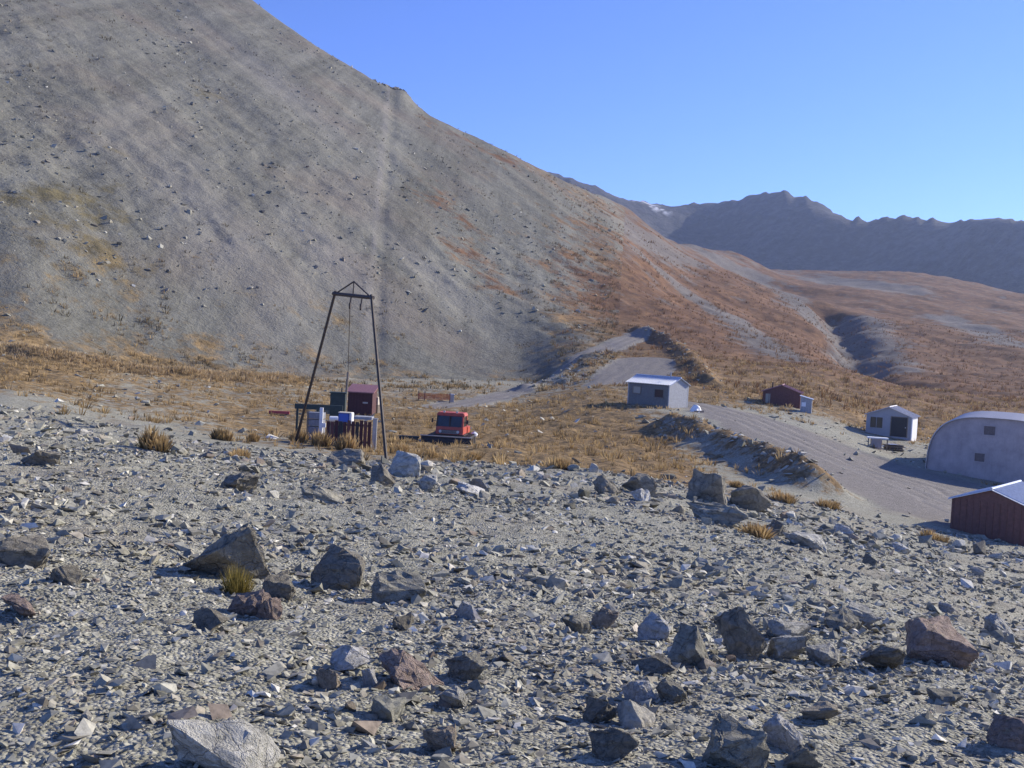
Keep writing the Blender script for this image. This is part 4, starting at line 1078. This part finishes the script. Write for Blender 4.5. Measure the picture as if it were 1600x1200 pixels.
q0, q1 = at(592, 135, 303), at(640, 165, 303)
t = rng.random(70); x = q0[0] + (q1[0] - q0[0]) * t + rng.normal(0, .8, 70); y = 298 + rng.normal(0, 2.5, 70)
chips('crest_outcrop', x, y, .8 * (2.6 / .8) ** (rng.random(70) ** 2), 'dark broken rock outcrop on the skyline where the tow line ends', 'outcrop', zs=(.5, .9), sink=.45, tilt=40, tone_c=.15)

# ------------------------------------------------------------------ tussock grass
def blades(cx, cy, cz, hgt, rad, nb, seed, bw=1.0):
    n = len(cx); T = n * nb
    c = np.repeat(np.stack([cx, cy, cz], 1), nb, 0); h = np.repeat(hgt, nb); r = np.repeat(rad, nb)
    an = rng.uniform(0, 2 * np.pi, T); lean = np.sqrt(rng.random(T))
    hh = h * rng.uniform(.6, 1.1, T) * (1.05 - .55 * lean ** 2)
    root = c + np.stack([np.cos(an) * lean * r * .45, np.sin(an) * lean * r * .45, -.06 * h], 1)
    tip = c + np.stack([np.cos(an) * lean * r * 1.05, np.sin(an) * lean * r * 1.05, hh], 1)
    wd = np.repeat(hgt * 1.0, nb) * rng.uniform(.07, .14, T) * bw
    sd = an + np.pi / 2 + rng.normal(0, .6, T)
    sv = np.stack([np.cos(sd) * wd, np.sin(sd) * wd, np.zeros(T)], 1)
    mid = root * .45 + tip * .55 + np.stack([np.zeros(T), np.zeros(T), hh * .12], 1)
    V = np.stack([root - sv * .5, root + sv * .5, mid + sv * .38, tip, mid - sv * .38], 1).reshape(-1, 3)
    b = np.arange(T) * 5
    Fq = np.stack([b, b + 1, b + 2, b + 4], 1); Ft = np.stack([b + 4, b + 2, b + 3], 1)
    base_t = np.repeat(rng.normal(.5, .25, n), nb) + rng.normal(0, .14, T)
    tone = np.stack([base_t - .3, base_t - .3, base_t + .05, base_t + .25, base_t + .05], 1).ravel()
    return V, Fq, Ft, np.clip(tone, 0, 1)
def blade_object(name, m, data, parent=None, loc=None):
    V, Fq, Ft, tone = data
    me = bpy.data.meshes.new(name); me.vertices.add(len(V)); me.vertices.foreach_set('co', V.ravel())
    li = np.concatenate([Fq.ravel(), Ft.ravel()]); me.loops.add(len(li)); me.loops.foreach_set('vertex_index', li.astype(np.int32))
    ls = np.concatenate([np.arange(0, Fq.size, 4), Fq.size + np.arange(0, Ft.size, 3)])
    me.polygons.add(len(ls)); me.polygons.foreach_set('loop_start', ls.astype(np.int32))
    a_ = me.attributes.new('tone', 'FLOAT', 'POINT'); a_.data.foreach_set('value', tone.astype(np.float32))
    me.update(calc_edges=True); me.materials.append(m)
    o = bpy.data.objects.new(name, me); COL.objects.link(o)
    if loc is not None: o.location = loc
    return o
def grass_field(name, n, y0, y1, h0, h1, nb, mt, lab, thr, smin=-.62, smax=.62, pw=2.0, rustside=None):
    x, y = scatter_xy(n, y0, y1, smin, smax, pw)
    z, p_, g_, sc_, hi_, ne_, ba_, fa_, rd_, dt_, le_ = terrain(x, y, True)
    nz = fbm(x / 4, y / 4, 80, 4) * 1.5
    for bi, wd_, am in ((4, 3.2, 1.1), (0, 2.4, .6)):
        d_, _, _ = polyline_dist(x, y, BERMS[bi][0]); g_ = np.maximum(g_, am * np.exp(-(d_ / wd_) ** 2))
    k = (g_ + nz > thr + .35 * rng.random(n)) & (rd_ < .25)
    if rustside is not None: k &= rustside(x, y, p_)
    x, y, z = x[k], y[k], z[k]
    hg = h0 * (h1 / h0) ** rng.random(len(x)) * (.75 + .9 * (fbm(x / 3, y / 3, 91, 2) + .25))
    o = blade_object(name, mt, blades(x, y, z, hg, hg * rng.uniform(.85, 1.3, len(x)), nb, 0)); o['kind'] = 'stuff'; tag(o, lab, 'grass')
    return o
isl = lambda x, y, p_: (x / y < .14 + .05 * fbm(x / 10, y / 10, 90, 2))
grass_field('tussock_grass', 21000, 42, 150, .16, .55, 12, M_STRAW, 'golden tussock grass filling the basin around the huts', .42)
x, y = [], []
for i in range(3):
    a_, b_ = BERMS[4][0][i], BERMS[4][0][i + 1]; t = rng.random(800)
    x.append(a_[0] + (b_[0] - a_[0]) * t + rng.normal(0, 1.2, 800)); y.append(a_[1] + (b_[1] - a_[1]) * t + rng.normal(0, 1.6, 800))
x = np.concatenate(x); y = np.concatenate(y); hg = rng.uniform(.25, .6, len(x))
o = blade_object('bench_grass', blade_material('sunlit_straw_grass', (.22, .165, .09), (.50, .37, .20), (.68, .53, .31)), blades(x, y, terrain(x, y), hg, hg * 1.1, 12, 0)); o['kind'] = 'stuff'  # paler straw tones carry the bench's sunlit brightness in the grass colour
tag(o, 'sunlit pale-gold grass band along the foot of the scree slope at left', 'grass')
grass_field('hill_grass', 9000, 105, 330, .4, .85, 8, M_RUSTG, 'rust-brown tussock grass over the hillside beyond the huts', .45, .03, .6, 1.5)
grass_field('scree_grass', 6000, 98, 150, .3, .6, 8, M_STRAW, 'sparse straw tussocks along the toe of the scree slope', .55, -.62, .04, 1.4)
grass_field('scree_scrub', 17000, 112, 300, .3, .75, 7, M_SCRUB, 'dull brown-green scrub tufts scattered over the scree slope', .36, -.62, .1, 1.3)
TUS = [
 (376, 932, .24, .17, 'yellow-green tussock tuft growing against the largest left boulder'),
 (350, 688, .75, .55, 'broad golden tussock left of the board fence'),
 (395, 690, .5, .4, 'smaller golden tussock just right of the broad one left of the fence'),
 (242, 702, .55, .38, 'single straw tussock alone on the gravel at left'),
 (460, 692, .75, .55, 'golden tussock at the left end of the board fence'),
 (500, 696, .85, .6, 'tall golden tussock in front of the white post'),
 (540, 702, .85, .6, 'rounded golden tussock in front of the maroon boards'),
 (375, 716, .35, .32, 'low straw tussock on the gravel crest left of the tower'),
 (628, 706, .5, .4, 'golden tussock between the tower leg and the snow groomer'),
 (670, 714, .45, .45, 'flat golden tussock in front of the snow groomer blade'),
 (735, 718, .45, .45, 'flat golden tussock right of the snow groomer blade'),
 (870, 732, .5, .5, 'golden tussock on the crest edge left of the round dark rock'),
 (1150, 762, .4, .5, 'golden tussock behind the brown-black crest boulder'),
 (1230, 785, .45, .6, 'orange tussock on the slope above the gravel yard'),
 (1300, 795, .45, .6, 'orange tussock at the edge of the gravel yard'),
 (1180, 838, .3, .4, 'low brownish tussock beside the flat crest slab'),
 (1455, 842, .4, .5, 'brownish tussock on the bank left of the brown hut'),
]
for u, v, hgt, rad, lab in TUS:
    q = hit(u, v)
    g = empty('tussock', tuple(q), 0, lab, 'tussock', 'single tussocks')
    m3 = max(3, int(rad / .16)) if rad > .3 else 2
    cx = rng.normal(0, rad * .33, m3 * 2); cy = rng.normal(0, rad * .3, m3 * 2)
    cz = np.array([H1(q[0] + a_, q[1] + b_) - q[2] for a_, b_ in zip(cx, cy)])
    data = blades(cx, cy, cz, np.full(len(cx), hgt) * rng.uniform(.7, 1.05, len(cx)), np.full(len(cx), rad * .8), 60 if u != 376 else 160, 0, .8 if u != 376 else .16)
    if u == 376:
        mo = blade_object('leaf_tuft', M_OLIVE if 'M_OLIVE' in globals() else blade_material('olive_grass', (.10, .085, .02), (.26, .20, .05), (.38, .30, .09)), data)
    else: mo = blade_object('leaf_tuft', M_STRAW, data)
    mo.parent = g

# ------------------------------------------------------------------ haze: even thin air round everything
HZ = (-2300, 2300, -80, 2400, co[:, 2].min() - 1, max(co[:, 2].max(), 200) + 5)
hz = MB().box(*HZ).build('haze', M_WHITE)
m, nt, b = mat('haze_air'); nt.nodes.remove(b)
vp = nt.nodes.new('ShaderNodeVolumePrincipled'); vp.inputs['Color'].default_value = (.52, .66, 1.0, 1); vp.inputs['Density'].default_value = .00016; vp.inputs['Anisotropy'].default_value = .35
nt.links.new(vp.outputs[0], nt.nodes['Material Output'].inputs['Volume'])
hz.data.materials.clear(); hz.data.materials.append(m); hz['kind'] = 'stuff'
tag(hz, 'thin bluish air haze over the whole valley', 'haze')
print('TRIS', sum(sum(len(p.vertices) - 2 for p in o.data.polygons) if len(o.data.polygons) < 5000 else len(o.data.polygons) * (2 if len(o.data.polygons[0].vertices) == 4 else 1) for o in sc.objects if o.type == 'MESH'), HZ, 'rows', NR, NC)
